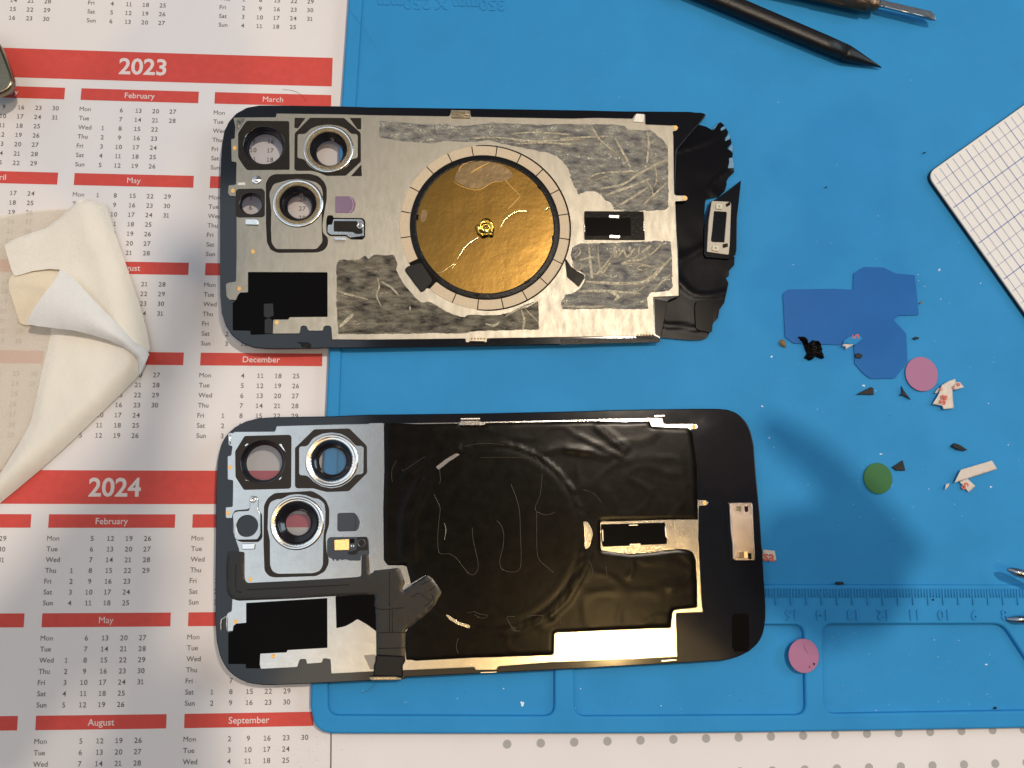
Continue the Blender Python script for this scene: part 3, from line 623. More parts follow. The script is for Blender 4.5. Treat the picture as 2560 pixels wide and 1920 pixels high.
scr(A5, [([(1190,650),(1050,720),(900,800),(700,930),(560,960),(400,990)],.6),([(990,870),(820,940),(600,1020),(500,1060)],.7),([(980,960),(800,1080),(620,1180)],.6),([(300,880),(400,820),(560,800),(850,800)],.4),([(350,290),(450,450),(600,570)],.5),([(600,400),(700,590),(780,750)],.6),([(960,340),(980,500),(960,700)],.6),([(950,880),(1020,1000),(1030,1120)],.35),([(1190,910),(1080,1010),(920,1160)],.5),([(0,430),(200,415),(560,400)],.5),([(1050,730),(1070,880),(1040,960)],.4),([(0,375),(100,380)],.5),([(300,920),(500,850),(570,890)],.3),([(0,485),(140,490)],.6)], fo1)
scr(A3, [([(1460,310),(1700,290),(2060,310)],.4),([(1060,350),(1350,345),(1700,380),(2212,360)],.5),([(1500,410),(1800,395),(2100,420)],.5)], fo1)
scr(A2, [([(1450,800),(1600,850),(1830,910)],.5),([(1940,640),(1960,760),(1930,860),(1990,1000)],.35),([(1980,690),(2100,760),(2200,860)],.5),([(1480,1240),(1580,1150),(1650,1080)],.9)], fo2)
scr(A4, [([(1200,1020),(1290,1040),(1350,1000)],.5),([(1570,880),(1600,980),(1585,1080)],.6),([(1400,950),(1560,860),(1700,800)],.5),([(1600,860),(1740,1000)],.4),([(430,840),(430,890)],.4)], fo2)
bs = shape(p1, 'connector_slot', 'slot', A5([(268,1228),(925,1232),(940,1550),(270,1545)]), DM+.20, .14, .4)
for q in ([(540,1268),(658,1272),(655,1308),(540,1304)], [(545,1490),(665,1492),(665,1530),(545,1528)]): shape(p1, 'slot_clip', 'polished', A5(q), DM+.55, .3, .4, bevel=.15, sub=bs)
for q in ([(262,1370),(275,1370),(280,1460),(268,1460)], [(922,1340),(932,1340),(935,1450),(924,1450)]): shape(p1, 'slot_clip', 'steel', A5(q), DM+.30, .2, .1, sub=bs)
shape(p1, 'slot_base', 'tape', A5([(280,1300),(780,1300),(785,1500),(290,1500)]), DM+.25, .06, .2, sub=bs)
kt = shape(p1, 'tape_remnant', 'film', A6([(58,515),(75,530),(120,600),(180,650),(262,690),(276,725),(210,825),(150,770),(80,712)]), DM+.5, .2, .3)
shape(p1, 'clip_contact', 'ring_gold', A3([(852,62),(1040,66),(1045,148),(858,146)]), DM+.30, .35, .2, bevel=.1)
for j in range(3): on(A3([(858,78+26*j),(1040,82+26*j)]), .28, DM+.40, 'polished', 'clip_rib', p1)
shape(p1, 'clip_contact', 'steel_worn', A5([(845,150),(935,155),(925,245),(805,240)]), DM+.30, .35, .2, bevel=.1)
cc = shape(p1, 'contact_strip', 'slot', A4([(1040,1195),(1195,1200),(1190,1215),(1035,1213)]), DM+.1, .2, .1)
for j in range(5): bm = bmesh.new(); q = PL(A4([(1065+j*32,1172)])[0], DM+.3); revolve(bm, q, [(.3,q.z-.2),(.25,q.z+.15),(.05,q.z+.2)], 12); link(bm, 'contact_pin', M['goldpad'], cc)
cc = shape(p1, 'contact_strip', 'slot', A6([(835,1368),(1045,1368),(1030,1395),(860,1390)]), DM+.1, .2, .1)
for j in range(6): bm = bmesh.new(); q = PL(A6([(865+j*32,1352)])[0], DM+.2); revolve(bm, q, [(.25,q.z-.2),(.2,q.z+.15),(.05,q.z+.2)], 12); link(bm, 'contact_pin', M['goldpad'], cc)
# torn film and glass shards on the right
tf = A5([(1250,345),(1300,290),(1530,275),(1545,268),(1620,288),(1690,328),(1712,292)])+D6([(250,320),(300,275),(342,240),(385,275),(395,300),(350,325),(338,350),(350,372),(400,345),(420,330),(450,380),(440,420),(405,465),(395,505),(420,512),(455,490),(480,470),(495,520),(490,550),(445,590),(440,625),(490,655),(512,670),(508,725),(500,735),(455,745),(450,780),(460,800),(450,845),(440,890),(490,890),(525,880),(530,940),(455,1010),(428,1060),(425,1120),(400,1200),(330,1270),(220,1290),(150,1310),(130,1345),(120,1480)])+A5([(1590,1600)])+A6([(1600,480),(1860,495),(1935,490),(1930,580),(1872,650),(1872,700),(1840,732),(1867,780),(1820,1000),(1765,1080),(1750,1170),(1700,1222),(1655,1330),(1632,1388),(1580,1410),(1450,1415),(1120,1386),(1195,985),(1322,935),(1300,400)])+A5([(1285,1400),(1262,900)])
tfp = [tuple(U(p, 4.3)[:2]) for p in tf]
bm = bmesh.new()
def ztf(x, y):
    n1 = noise.noise(Vector((x*.05, y*.07, 2.))); n2 = noise.noise(Vector((x*.16, y*.16, 6.)))
    rd = max(0, 1-abs(noise.noise(Vector((x*.03+y*.02, y*.06-x*.02, 11.))))*14)
    return 4.0+.16*n1+.04*n2+.22*rd
sheet(bm, tfp, ztf, 1.1); link(bm, 'torn_film', M['torn'], p1)
sh = [tuple(U(p, 5.1)[:2]) for p in A5([(2005,885),(1960,1300),(1955,1655)])+A6([(1945,470),(1870,520),(1620,500),(1598,470)])+A5([(1600,1400),(1625,1250),(1660,1130),(1740,1085),(1830,1020)])]
gsh = slab('glass_shard', M['glass'], p1, fillet(sh, .2), top=5.0, t=.8, bevel=.15)
bk = [tuple(U(p, 5.4)[:2]) for p in A5([(1674,1112),(1885,1122),(1896,1150),(1880,1600)])+A6([(1868,478),(1620,443),(1640,100)])]
bkh = [tuple(U(p, 5.4)[:2]) for p in A5([(1706,1232),(1842,1242),(1815,1560)])+A6([(1815,333),(1690,328),(1672,320)])+A5([(1690,1400)])]
bkt = slab('bracket', M['grey_metal'], p1, fillet(bk, .6), [fillet(bkh, .3)], 5.45, .5, .2)
for q in (A5([(1728,1147),(1800,1150),(1795,1207),(1725,1202)]), A6([(1688,367),(1762,372),(1756,432),(1683,425)])):
    l = [tuple(U(p, 5.9)[:2]) for p in q]; b_ = slab('plastic_block', M['cream'], bkt, fillet(l, .2), top=5.9, t=.5, bevel=.1)
    slab('block_mark', M['brownchip'], b_, offset(ccw(l), .35), top=5.93, t=.05) if False else None
    cc_ = sum((Vector(p) for p in l), Vector((0, 0)))/4
    bm = bmesh.new()
    for da in (.78, 2.36):
        prism(bm, ribbon([cc_-Vector((math.cos(da), math.sin(da)))*.45, cc_, cc_+Vector((math.cos(da), math.sin(da)))*.45], .14), top=5.97, t=.06)
    link(bm, 'stamp', M['ink'], bkt)
for q in (A5([(1830,1155),(1880,1120),(1885,1160),(1840,1185)]), A6([(1798,355),(1855,345),(1858,385),(1800,400)])):
    slab('bracket_slot', M['slot'], bkt, fillet([tuple(U(p, 5.5)[:2]) for p in q], .2), top=5.5, t=.06)
# jagged translucent splinters along the saw-tooth edge
for q in ([(240,360),(325,240),(342,240),(250,330)], [(350,372),(338,345),(370,310),(405,325)], [(400,508),(415,465),(460,415),(472,455),(455,490)], [(445,620),(490,560),(505,575),(505,660)], [(440,888),(460,800),(455,750),(505,740),(520,830),(525,880)]):
    slab('glass_splinter', mat('splinter', (.16,.30,.44), .2, spec=.5), p1, [tuple(U(p, 3.9)[:2]) for p in D6(q)], top=3.95, t=.4, bevel=.08)
fr = slab('edge_strip', M['edge'], p1, [tuple(PL(p, DG)[:2]) for p in A6([(1045,1365),(1100,1395),(1105,1440),(600,1450),(0,1467),(0,1400),(800,1390)])], top=DG+.07, t=.1, zf=zf)
sp = slab('bare_edge', M['tape'], p1, fillet([tuple(PL(p, DG)[:2]) for p in A6([(1045,960),(1190,985),(1110,1385),(1050,1350)])], .3), top=DG+.05, t=.1, zf=zf)
fl = [tuple(U(p, 4.6)[:2]) for p in A6([(1505,975),(1690,980),(1695,1080),(1680,1340),(1500,1300),(1490,1060)])]
slab('film_patch', M['tape'], p1, fillet(fl, 1.2), top=4.75, t=.15, bevel=.08)

# ================= lower, black panel
o0 = PL((1220, 1370)); p2 = thing('phone_back_panel', 'complete phone back panel covered in glossy black film with a flex cable', 'phone panel', (o0.x, o0.y, 3.3), 'phone back panels lying inside up')
lensB = [(B1([(660,650)])[0], 262*.20796), (B1([(1488,632)])[0], 245*.20796), (B1([(1070,1382)])[0], 258*.20796)]
g2 = B1([(93,1500),(92,1250),(97,950),(112,650),(150,440),(225,315),(325,228),(450,162),(600,122),(800,108),(1500,98)])+B3([(0,65),(1100,52),(2212,28)])+B5([(400,108),(900,98),(1400,92),(1600,92),(1700,102),(1800,137),(1890,220),(1945,330),(1978,480),(1990,650),(2002,800),(2040,1200),(2060,1540)])+B6([(2082,150),(2097,400),(2110,600),(2110,740),(2090,880),(2040,980),(1950,1060),(1830,1122),(1700,1150),(1400,1170),(700,1208),(0,1247)])+B4([(900,1212),(370,1238)])+B2([(2080,1527),(1650,1545),(1100,1572),(700,1588),(580,1588),(460,1572),(330,1528),(210,1435),(130,1300),(90,1120),(76,900),(76,400)])
G2 = slab('glass_cover', M['glass'], p2, fillet(P2(g2), 6, 4), lhole(lensB, -.2), DG, .75, .3, zf)
m2 = B1([(302,1500),(296,1325),(218,1327),(210,1300),(212,1192),(295,1186),(300,872),(235,862),(234,578),(278,570),(292,462),(246,447),(240,312),(262,296),(300,300),(320,285),(805,281),(825,216),(1500,197),(2110,186)])+B3([(0,155),(912,140),(915,124),(1108,124),(1110,134),(2212,112)])+B5([(400,200),(860,190),(1000,190),(1017,255),(1360,252),(1388,283),(1365,312),(1310,310),(1372,800),(1378,1062),(1465,1062),(1500,1095),(1470,1127),(1392,1127),(1385,1500)])+B6([(1450,0),(1482,640),(1495,672),(1225,682),(1240,1115),(700,1140),(0,1168)])+B4([(1285,1130),(1270,1165),(1060,1165),(1050,1138),(350,1170)])+B2([(1760,1442),(1310,1466),(1300,1312),(1230,1302),(1212,1350),(1050,1362),(1040,1312),(980,1312),(952,1396),(560,1416),(500,1200),(262,1010),(210,1027),(195,1000),(190,860),(212,816),(250,800),(255,690),(300,500),(300,300),(330,150)])
slab('steel_plate', M['steel'], p2, fillet(P2(m2, DM), .35), lhole(lensB, .1), DM, .4, .12, zf)
hB = lhole(lensB, .05)
shape(p2, 'camera_gasket', 'pad', B1([(440,335),(980,321),(1004,345),(1000,950),(975,970),(430,985),(330,830),(325,520)]), DM+.07, .1, .5, [hB[0]])
shape(p2, 'camera_gasket', 'pad', B1([(1275,256),(1700,246),(1910,455),(1914,780),(1695,1000),(1430,1010),(1350,990),(1270,966),(1065,966),(1045,940),(1045,480)]), DM+.07, .1, .5, [hB[1]])
slab('lens_seat', M['steel'], p2, fillet(P2(B1([(1110,460),(1195,455),(1260,360),(1370,305),(1490,290),(1610,308),(1700,365),(1780,452),(1850,453),(1870,475),(1868,785),(1845,800),(1775,805),(1700,890),(1600,950),(1480,972),(1360,945),(1270,890),(1190,815),(1110,812),(1093,790),(1093,480)]), DM+.25), .8), [lhole(lensB, .5)[1]], DM+.25, .25, .12, zf)
g3o = P2(B1([(800,1022),(1250,996),(1340,1045),(1420,1110),(1458,1210),(1456,1400),(1420,1520),(1415,1600)])+B2([(1255,60),(1262,180),(1285,240),(1282,300),(1240,380),(1150,427),(720,441),(650,430),(600,370),(590,100)])+B1([(668,1400),(672,1170),(720,1080)]), DM+.07)
g3i = P2(B1([(716,1450),(724,1200),(750,1130),(830,1095),(880,1095),(980,1045),(1080,1035),(1180,1050),(1270,1085),(1330,1090),(1400,1150),(1412,1250),(1405,1430),(1390,1500)])+B2([(1225,60),(1222,310),(1190,370),(1120,395),(740,402),(685,375),(660,310),(658,50)]), DM+.07)
slab('camera_gasket', M['pad'], p2, fillet(g3o, .8), [fillet(g3i, .8)], DM+.07, .1, .05, zf)
lens(p2, lensB[0][0], 262*.20796, 214*.20796, depth=2.4, glass='lensglass2')
lens(p2, lensB[1][0], 245*.20796, 164*.20796, [(322*.208,-.1),(318*.208,.25),(300*.208,.46),(288*.208,.26),(262*.208,.22),(247*.208,.18),(244*.208,-.2)], 'polished', teeth=1, depth=2.6, dc=.63, glass='lensglass2')
lens(p2, lensB[2][0], 258*.20796, 150*.20796, [(328*.208,-.1),(324*.208,.25),(306*.208,.46),(294*.208,.26),(275*.208,.22),(260*.208,.18),(257*.208,-.2)], 'polished', teeth=1, depth=2.6, dc=.38, glass='lensglass2')
for q in (B1([(440,450),(470,425),(490,432),(450,462)]), B1([(850,435),(880,430),(930,520),(910,510)]), B1([(850,855),(885,820),(880,850),(855,865)]), B1([(450,860),(490,875),(450,872)])): shape(p2, 'lens_tab', 'polished', q, DM+.13, .1, .1)
wn = shape(p2, 'sensor_cover', 'navy', B1([(1555,1270),(1580,1262),(1760,1258),(1800,1300),(1826,1370),(1810,1450),(1780,1480),(1575,1486),(1553,1465)]), DM+.06, .08, .4)
on(B1([(1750,1270),(1775,1330),(1772,1420),(1750,1478)]), .12, DM+.06, 'slot', 'cover_line', wn)
# lidar bracket
lb = shape(p2, 'lidar_bracket', 'pad', B1([(285,1300),(320,1230),(480,1215),(510,1190),(600,1210),(650,1280),(655,1560),(610,1612),(400,1612),(345,1590)]), DM+.07, .1, .6)
lbo = B1([(293,1290),(315,1250),(360,1238),(490,1232),(500,1200),(500,1075),(525,1055),(580,1060),(602,1090),(600,1205),(628,1250),(632,1530),(595,1585),(345,1590),(315,1560)])
hl = PL(B1([(475,1418)])[0], DM); kl = pscale(B1([(475,1418)])[0])
shape(p2, 'bracket_plate', 'steel', lbo, DM+.55, .45, .5, [circle(hl, 126*.208*kl, 40)], bevel=.2, sub=lb)
bm = bmesh.new(); disc(bm, hl, 140*.208*kl, DM+.12, zf=zf); link(bm, 'lidar_window', M['glass'], lb)
q = PL(B1([(545,1105)])[0], DM); bm = bmesh.new(); revolve(bm, q, [(.95,q.z+.5),(.9,q.z+.75),(.5,q.z+.78),(.35,q.z+.6),(.02,q.z+.6)], 24); link(bm, 'screw', M['polished'], lb)
shape(p2, 'spring_clip', 'polished', B2([(355,80),(500,75),(498,135),(480,142),(360,145)]), DM+.55, .5, .4, bevel=.2)
# flash board
fb = shape(p2, 'flash_board', 'navy', B2([(1290,12),(1690,8),(1708,40),(1716,200),(1625,205),(1625,262),(1500,262),(1480,250),(1330,268),(1318,240),(1282,228),(1265,190),(1266,45)]), DM+.09, .12, .5)
shape(p2, 'flash_chip', 'goldchip', B2([(1342,42),(1500,32),(1502,148),(1345,152)]), DM+.6, .5, .2, bevel=.08, sub=fb)
shape(p2, 'chip_component', 'slot', B2([(1510,30),(1555,28),(1556,75),(1512,78)]), DM+.4, .3, .1, sub=fb)
for q in (bx(1518,92,1532,118), bx(1540,92,1554,118)): shape(p2, 'solder_joint', 'polished', B2(q), DM+.3, .2, .1, sub=fb)
for j in range(3): shape(p2, 'solder_joint', 'steel', B2(bx(1385+j*52-45,248,1410+j*52-45,268)), DM+.2, .1, .1, sub=fb)
q = PL(B2([(1632,75)])[0], DM); bm = bmesh.new(); revolve(bm, q, [(1.35,q.z+.1),(1.3,q.z+.22),(1.05,q.z+.2),(.9,q.z+.12),(.02,q.z+.12)], 32); link(bm, 'sensor_dome', M['navy'], fb)
shape(p2, 'board_tail', 'flexdark', B2([(1585,10),(1690,12),(1706,150),(1600,155),(1580,195),(1500,200),(1480,170),(1580,150)]), DM+.14, .06, .5, sub=fb)
wspots(p2, B1([(265,712),(240,1262)])+B2([(450,462),(295,910),(695,1277)])+B5([(1340,285),(1450,1093)]))
st = shape(p2, 'shield_tape', 'tape', B2([(405,712),(1268,660),(1270,1190),(845,1214),(835,1238),(556,1252),(548,1410),(402,1406),(400,1362),(215,1362),(215,1035),(262,1010),(270,955),(300,932),(405,922)]), DM+.09, .12, .2)
shape(p2, 'black_film_patch', 'tape', B2([(1355,640),(1785,620),(1790,1015),(1690,942),(1600,890),(1580,888),(1545,915),(1460,960),(1365,982)]), DM+.09, .1, .3)
on(B2([(140,1015),(140,900),(175,870),(190,850)]), .35, DM+.25, 'polished', 'antenna_clip', p2); on(B2([(205,860),(200,930),(205,1010)]), .35, DM+.3, 'polished', 'antenna_clip', p2)
on(B1([(262,320),(262,435)]), .5, DM+.3, 'polished', 'antenna_clip', p2)
# big black film
bf = B3([(155,152),(250,148),(500,158),(900,150),(905,168),(1150,166),(1165,146),(1700,138),(2212,125)])+B5([(300,222),(600,232),(870,222),(890,280),(1060,290),(1280,296),(1320,330),(1345,500),(1372,700),(1380,1000),(1385,1278),(1345,1272),(1000,1275),(600,1290),(350,1292),(345,1340),(352,1562)])+B6([(492,62),(600,78),(740,95),(880,90),(1000,80),(1120,62),(1250,48),(1340,55),(1390,80),(1420,150),(1435,400),(1438,630),(1330,640),(1205,655),(1190,700),(1180,830),(900,840),(35,878),(25,900),(22,1040)])+B4([(1838,1000),(1820,1020),(1280,1040),(1060,1045),(470,1076),(440,1068),(375,1066),(365,800),(500,600),(420,300),(400,220),(380,142),(340,132)])+B3([(380,1570),(360,1555),(195,1555),(155,1505),(150,1000),(160,600)])
bfp = fillet(P2(bf, DM+.2), .4)
cR = PL(B3([(1235,1255)])[0], DM); kR = pscale(B3([(1235,1255)])[0])
RR1 = 905*.25316*kR; RR2 = 690*.25316*kR
wr = [(B3([(360,690),(500,570),(700,470),(900,385)]), .55, .8), (B3([(340,640),(480,600),(560,560)]), .25, .5), (B3([(1700,440),(1900,400),(2212,420)]), .4, 1.0), (B5([(300,290),(430,400),(600,540)]), .35, .8), (B5([(360,270),(520,400),(640,500)]), .3, .7), (B5([(0,520),(200,560),(420,600)]), .3, 1.2), (B5([(120,380),(350,500),(560,600)]), .3, .8), (B6([(0,700),(150,560),(300,300),(350,130)]), .5, 1.1), (B4([(1020,830),(1200,800),(1500,790),(1800,640)]), .4, 1.2), (B3([(360,1500),(370,1000),(520,700)]), .5, 1.2), (B3([(450,1500),(440,1100),(600,760)]), .4, .9), (B3([(190,700),(170,1000),(175,1500)]), .35, .7), (B6([(780,120),(800,250),(760,320)]), .3, .8), (B6([(1300,90),(1400,200),(1350,330),(1180,440)]), .3, 1.2)]
wrw = [([tuple(PL(p, DM)[:2]) for p in a], h_, w_) for a, h_, w_ in wr]
def zbf(x, y):
    d = segdist((x, y), bfp, True); e = min(1, d/.8)
    r = math.hypot(x-cR.x, y-cR.y)
    z = .16
    z += .045*math.exp(-((r-RR1)/.6)**2) - .06*math.exp(-((r-RR1+1.1)/.6)**2)
    z += .012*math.exp(-((r-RR2*1.16)/.7)**2)
    if r < RR1: z += .10
    for l, h_, w_ in wrw:
        dd = segdist((x, y), l)
        if dd < w_*3: z += .24*h_*math.exp(-(dd/w_)**2)
    z += .05*noise.noise(Vector((x*.05, y*.05, 3)))+.003*noise.noise(Vector((x*.4, y*.3, 5)))
    rd = 1-abs(noise.noise(Vector((x*.07+y*.04, y*.10-x*.03, 21.))))*7
    z += .035*max(0, rd)*(1 if r > RR1 else .1)
    return plz(x, DM)+z*e
bm = bmesh.new(); sheet(bm, bfp, zbf, .95); film2 = link(bm, 'black_film', M['film'], p2)
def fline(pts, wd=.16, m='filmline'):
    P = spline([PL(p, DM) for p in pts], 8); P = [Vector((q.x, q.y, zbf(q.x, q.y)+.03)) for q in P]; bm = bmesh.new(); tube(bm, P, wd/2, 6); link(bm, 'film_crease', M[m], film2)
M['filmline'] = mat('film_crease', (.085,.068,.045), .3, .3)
fline(B3([(700,560),(715,700),(705,750)]), .12); fline(B3([(650,850),(690,930),(712,1000),(700,1120),(688,1300),(700,1420),(740,1442),(800,1440),(870,1480),(940,1570),(1000,1635),(1050,1640),(1085,1590),(1085,1520),(1060,1400),(1035,1280),(1030,1180)]), .14)
fline(B3([(1410,750),(1460,880),(1495,1020),(1505,1250),(1512,1450),(1505,1570),(1460,1615),(1380,1615),(1315,1580),(1302,1500),(1330,1380),(1340,1270),(1320,1170),(1270,1110)]), .15)
fline(B3([(1720,640),(1700,850),(1650,990),(1700,1040),(1780,1055),(1850,1025)]), .13); fline(B3([(1665,1020),(1665,1200),(1670,1430),(1700,1510),(1780,1580),(1830,1625)]), .14)
fline(B3([(755,1140),(770,1210),(755,1300)]), .16, 'scratch'); fline(B3([(1650,480),(1700,550),(1720,605)]), .14)
fline(B3([(1100,490),(1300,488),(1590,490)]), .10); fline(B3([(950,380),(1080,355),(1200,352),(1350,365)]), .12)
fline(B4([(1370,660),(1385,635),(1450,640)]), .14); fline(B4([(1370,660),(1420,740),(1450,775),(1500,780)]), .2); fline(B4([(1570,635),(1660,625),(1725,630),(1715,680),(1650,725)]), .15)
fline(B4([(890,850),(872,930),(892,1005)]), .16); fline(B4([(980,600),(1050,590),(1100,610),(1175,625),(1160,650),(1100,645),(1050,615)]), .12); fline(B4([(1885,620),(1905,680),(1905,740)]), .12)
fline(B6([(370,170),(400,260),(385,340),(330,385)]), .16); fline(B6([(530,220),(548,350)]), .14); fline(B6([(70,720),(90,800)]), .14); fline(B3([(340,600),(350,620),(440,560),(560,480)]), .10); fline(B3([(240,730),(235,620),(280,520)]), .1); fline(B5([(150,950),(280,1000),(360,1100)]), .1)
for q in (B3([(682,600),(672,580),(760,510),(860,450),(890,447),(908,462),(800,530),(700,610)]), B4([(765,618),(785,618),(900,690),(1000,722),(1012,740),(995,755),(880,715),(800,665)]), B3([(2130,1125),(2165,1120),(2190,1160),(2212,1200)])+B5([(265,1440),(230,1560),(200,1585),(175,1570),(172,1400),(165,1310),(175,1292)])):
    l = fillet(P2(q, DM+.35), .3); bm = bmesh.new(); zc = max(zbf(x, y)-plz(x) for x, y in l); prism(bm, l, top=min(zc+.04, DM+.75), t=.2, zf=zf, bevel=.05); link(bm, 'steel_slit', M['steel'], p2)
sl = shape(p2, 'connector_slot', 'tape', B5([(352,1322),(1030,1303),(1036,1340),(1030,1350),(1040,1460),(1055,1475),(1052,1530),(370,1562),(355,1500)]), DM+.10, .1, .2)
for q in ([(640,1326),(750,1322),(745,1336),(652,1340)], [(655,1530),(770,1524),(775,1540),(655,1544)], [(362,1380),(374,1380),(380,1500),(368,1508)], [(1028,1350),(1040,1350),(1050,1460),(1036,1455)]): shape(p2, 'slot_clip', 'polished', B5(q), DM+.35, .25, .2, bevel=.08, sub=sl)
for q in (B3([(915,100),(1105,97),(1106,112),(916,114)]), B5([(915,163),(1030,161),(1028,171),(918,173)]), B6([(1080,1150),(1230,1140),(1232,1150),(1085,1162)]), B4([(1110,1186),(1270,1180),(1270,1190),(1112,1196)])): shape(p2, 'edge_clip', 'polished', q, DM+.1, .4, .08)
# flex cable
fx = B2([(205,160),(330,165),(384,172),(384,440),(395,480),(420,500),(900,478),(1400,450),(1600,436),(1628,425),(1632,200),(1708,200),(1720,395),(1748,396),(1765,368),(2020,340),(2045,352),(2095,500),(2065,565),(2075,582)])+B4([(345,385),(420,340),(475,300),(545,262),(572,226),(600,235),(640,262),(742,395),(720,450),(650,545),(560,630),(430,730),(368,778),(368,1090),(85,1112),(80,1000)])+B2([(1788,1200),(1785,900),(1770,622),(1350,640),(900,668),(320,690),(260,672),(215,630),(193,560),(190,350)])
fxp = fillet(P2(fx, DM+.5), .5)
def zfx(x, y):
    d = segdist((x, y), fxp, True); e = min(1, d/.5)
    return plz(x, DM)+.20+.16*e+.05*noise.noise(Vector((x*.12, y*.1, 8)))
bm = bmesh.new(); sheet(bm, fxp, zfx, 1.0); fxo = link(bm, 'flex_cable', M['flex'], p2)
for pts in (B2([(1790,620),(1792,770),(2085,762)]), B2([(1930,380),(1930,750)]), B2([(1930,780),(1930,1020)]), B2([(1960,790),(1962,1030)]), B2([(1795,1030),(2090,1022)]), B2([(1800,1195),(2090,1188)]), B4([(530,320),(630,270)]), B4([(605,385),(670,330)]), B4([(430,445),(500,405),(540,425),(590,470),(620,470)]), B4([(560,540),(620,490),(640,440),(610,410)]), B4([(590,560),(650,500),(655,450)]), B2([(420,570),(900,548),(1500,518)]), B2([(300,300),(300,560),(360,600)])):
    P = spline([PL(p, DM) for p in pts], 5); P = [Vector((q.x, q.y, zfx(q.x, q.y)+.0)) for q in P]; bm = bmesh.new(); tube(bm, P, .11, 6); link(bm, 'cable_ridge', M['flexdark'], fxo)
on(B4([(345,378),(420,325),(475,290),(572,230)]), .6, DM+.55, 'steel', 'cable_edge', p2); on(B2([(2088,770),(2092,880),(2098,1000),(2098,1290)]), .15, DM+.45, 'filmline', 'cable_edge', p2)
fold = [PL(p, DM+.3) for p in B2([(1785,1260),(2090,1275),(2095,1345),(2070,1375),(2075,1500),(1755,1490),(1768,1365),(1780,1340)])]
slab('cable_fold', M['flexdark'], fxo, fillet([tuple(q[:2]) for q in fold], .6), top=DM+1.1, t=1.2, bevel=.5, zf=zf)
cn = slab('cable_plug', M['grey_metal'], fxo, fillet(P2(B2([(1712,1492),(1990,1488),(2060,1505),(2062,1528),(1740,1532),(1715,1515)]), DM), .4), top=DM+.9, t=1.0, bevel=.2, zf=zf)
for j in range(16):
    x = 1762+j*15.5; shape(p2, 'plug_pin', 'goldchip', B2([(x,1504),(x+8,1504),(x+8,1526),(x,1526)]), DM+1.0, .15, .05, sub=fxo)
shp = shape(p2, 'cable_shadow', 'grey_metal', B2([(1655,1268),(1782,1260),(1785,1340),(1770,1360),(1762,1420),(1725,1420),(1690,1340)]), DM+.05, .06, .3)  # shadow left of the flex cable, painted as a thin grey patch
# right bracket
bk2 = shape(p2, 'bracket', 'bracket2', B5([(1714,1095),(1730,1088),(1942,1083),(1968,1105),(1985,1500)])+B6([(2008,60),(2010,158),(1990,168),(1810,170),(1785,150),(1780,0)])+B5([(1728,1400)]), DM+.9, .9, .5, bevel=.3)
for q, m_ in ((B5(bx(1790,1128,1842,1182)), 'ring_gold'), (B5(bx(1880,1130,1916,1190)), 'slot'), (B6([(1842,80),(1893,78),(1895,135),(1845,136)]), 'brass'), (B6([(1896,76),(1932,76),(1934,136),(1898,136)]), 'goldchip'), (B6([(1934,90),(1968,88),(1970,150),(1936,150)]), 'slot')):
    shape(p2, 'bracket_window', m_, q, DM+.95, .08, .15, sub=bk2)
shape(p2, 'glass_recess', 'tape', B6([(1795,690),(1930,685),(1945,720),(1950,1000),(1930,1060),(1800,1065),(1780,1020),(1775,720)]), DG+.06, .06, .5)
slab('inner_tint', M['glass'], p2, fillet(P2(B5([(1395,260),(1650,252),(1760,290),(1860,380),(1910,520),(1935,1060),(1700,1075),(1695,1300),(1400,1300)]), DG), 1.0), top=DG+.05, t=.05, zf=zf)

# ------------------------------------------------------------------ small things on the mat
def disc_thing(name, label, m, c, r, z, grp, t=.25, ry=None):
    q = U(c, z); k = pscale(c, z); bm = bmesh.new(); prism(bm, circle(q, r*k, 64, (ry or r)*k), top=z, t=t, bevel=.08); return tag(link(bm, name, M[m]), label, 'sticker', grp)
disc_thing('round_sticker', 'pink round film sticker touching the dark blue film on the mat', 'pink', C1([(1405,932)])[0], 40.5, 3.75, 'round film stickers', ry=42)
disc_thing('round_sticker', 'green round film sticker alone on the mat right of the lower panel', 'green', C2([(1060,461)])[0], 35.5, 3.6, 'round film stickers', ry=37.5)
d3 = disc_thing('round_sticker', 'pink round film sticker with dark specks lying over the tray divider', 'pink', C3([(473,773)])[0], 38, 4.9, 'round film stickers', ry=40.5)
for q in ((553,836,.45),(518,860,.25)):
    c = U(C3([q[:2]])[0], 4.95); bm = bmesh.new(); prism(bm, [(c.x+q[2]*math.cos(a)*random.uniform(.7,1.2), c.y+q[2]*math.sin(a)*random.uniform(.7,1.2)) for a in (0,1,2,3,4,5)], top=5.02, t=.06); link(bm, 'speck', M['chip'], d3)
on3 = [U(p, 4.95) for p in C3([(475,680),(485,720),(510,755)])]; bm = bmesh.new(); tube(bm, spline(on3, 5), .12, 6); link(bm, 'crease', M['pink'], d3)
bf1 = fillet(W2(C1([(308,300),(345,264),(700,258),(862,266),(866,135),(945,86),(1105,90),(1200,138),(1350,150),(1382,466),(1220,470),(1182,505),(1282,612),(1292,835),(1192,968),(1000,970),(940,925),(875,850),(868,705),(620,697),(395,690),(325,640)]), 3.42), .5)
bm = bmesh.new(); prism(bm, bf1, top=3.42, t=.1, bevel=.03); tag(link(bm, 'protective_film', M['bluefilm']), 'translucent dark blue L shaped protective film lying on the mat', 'film')
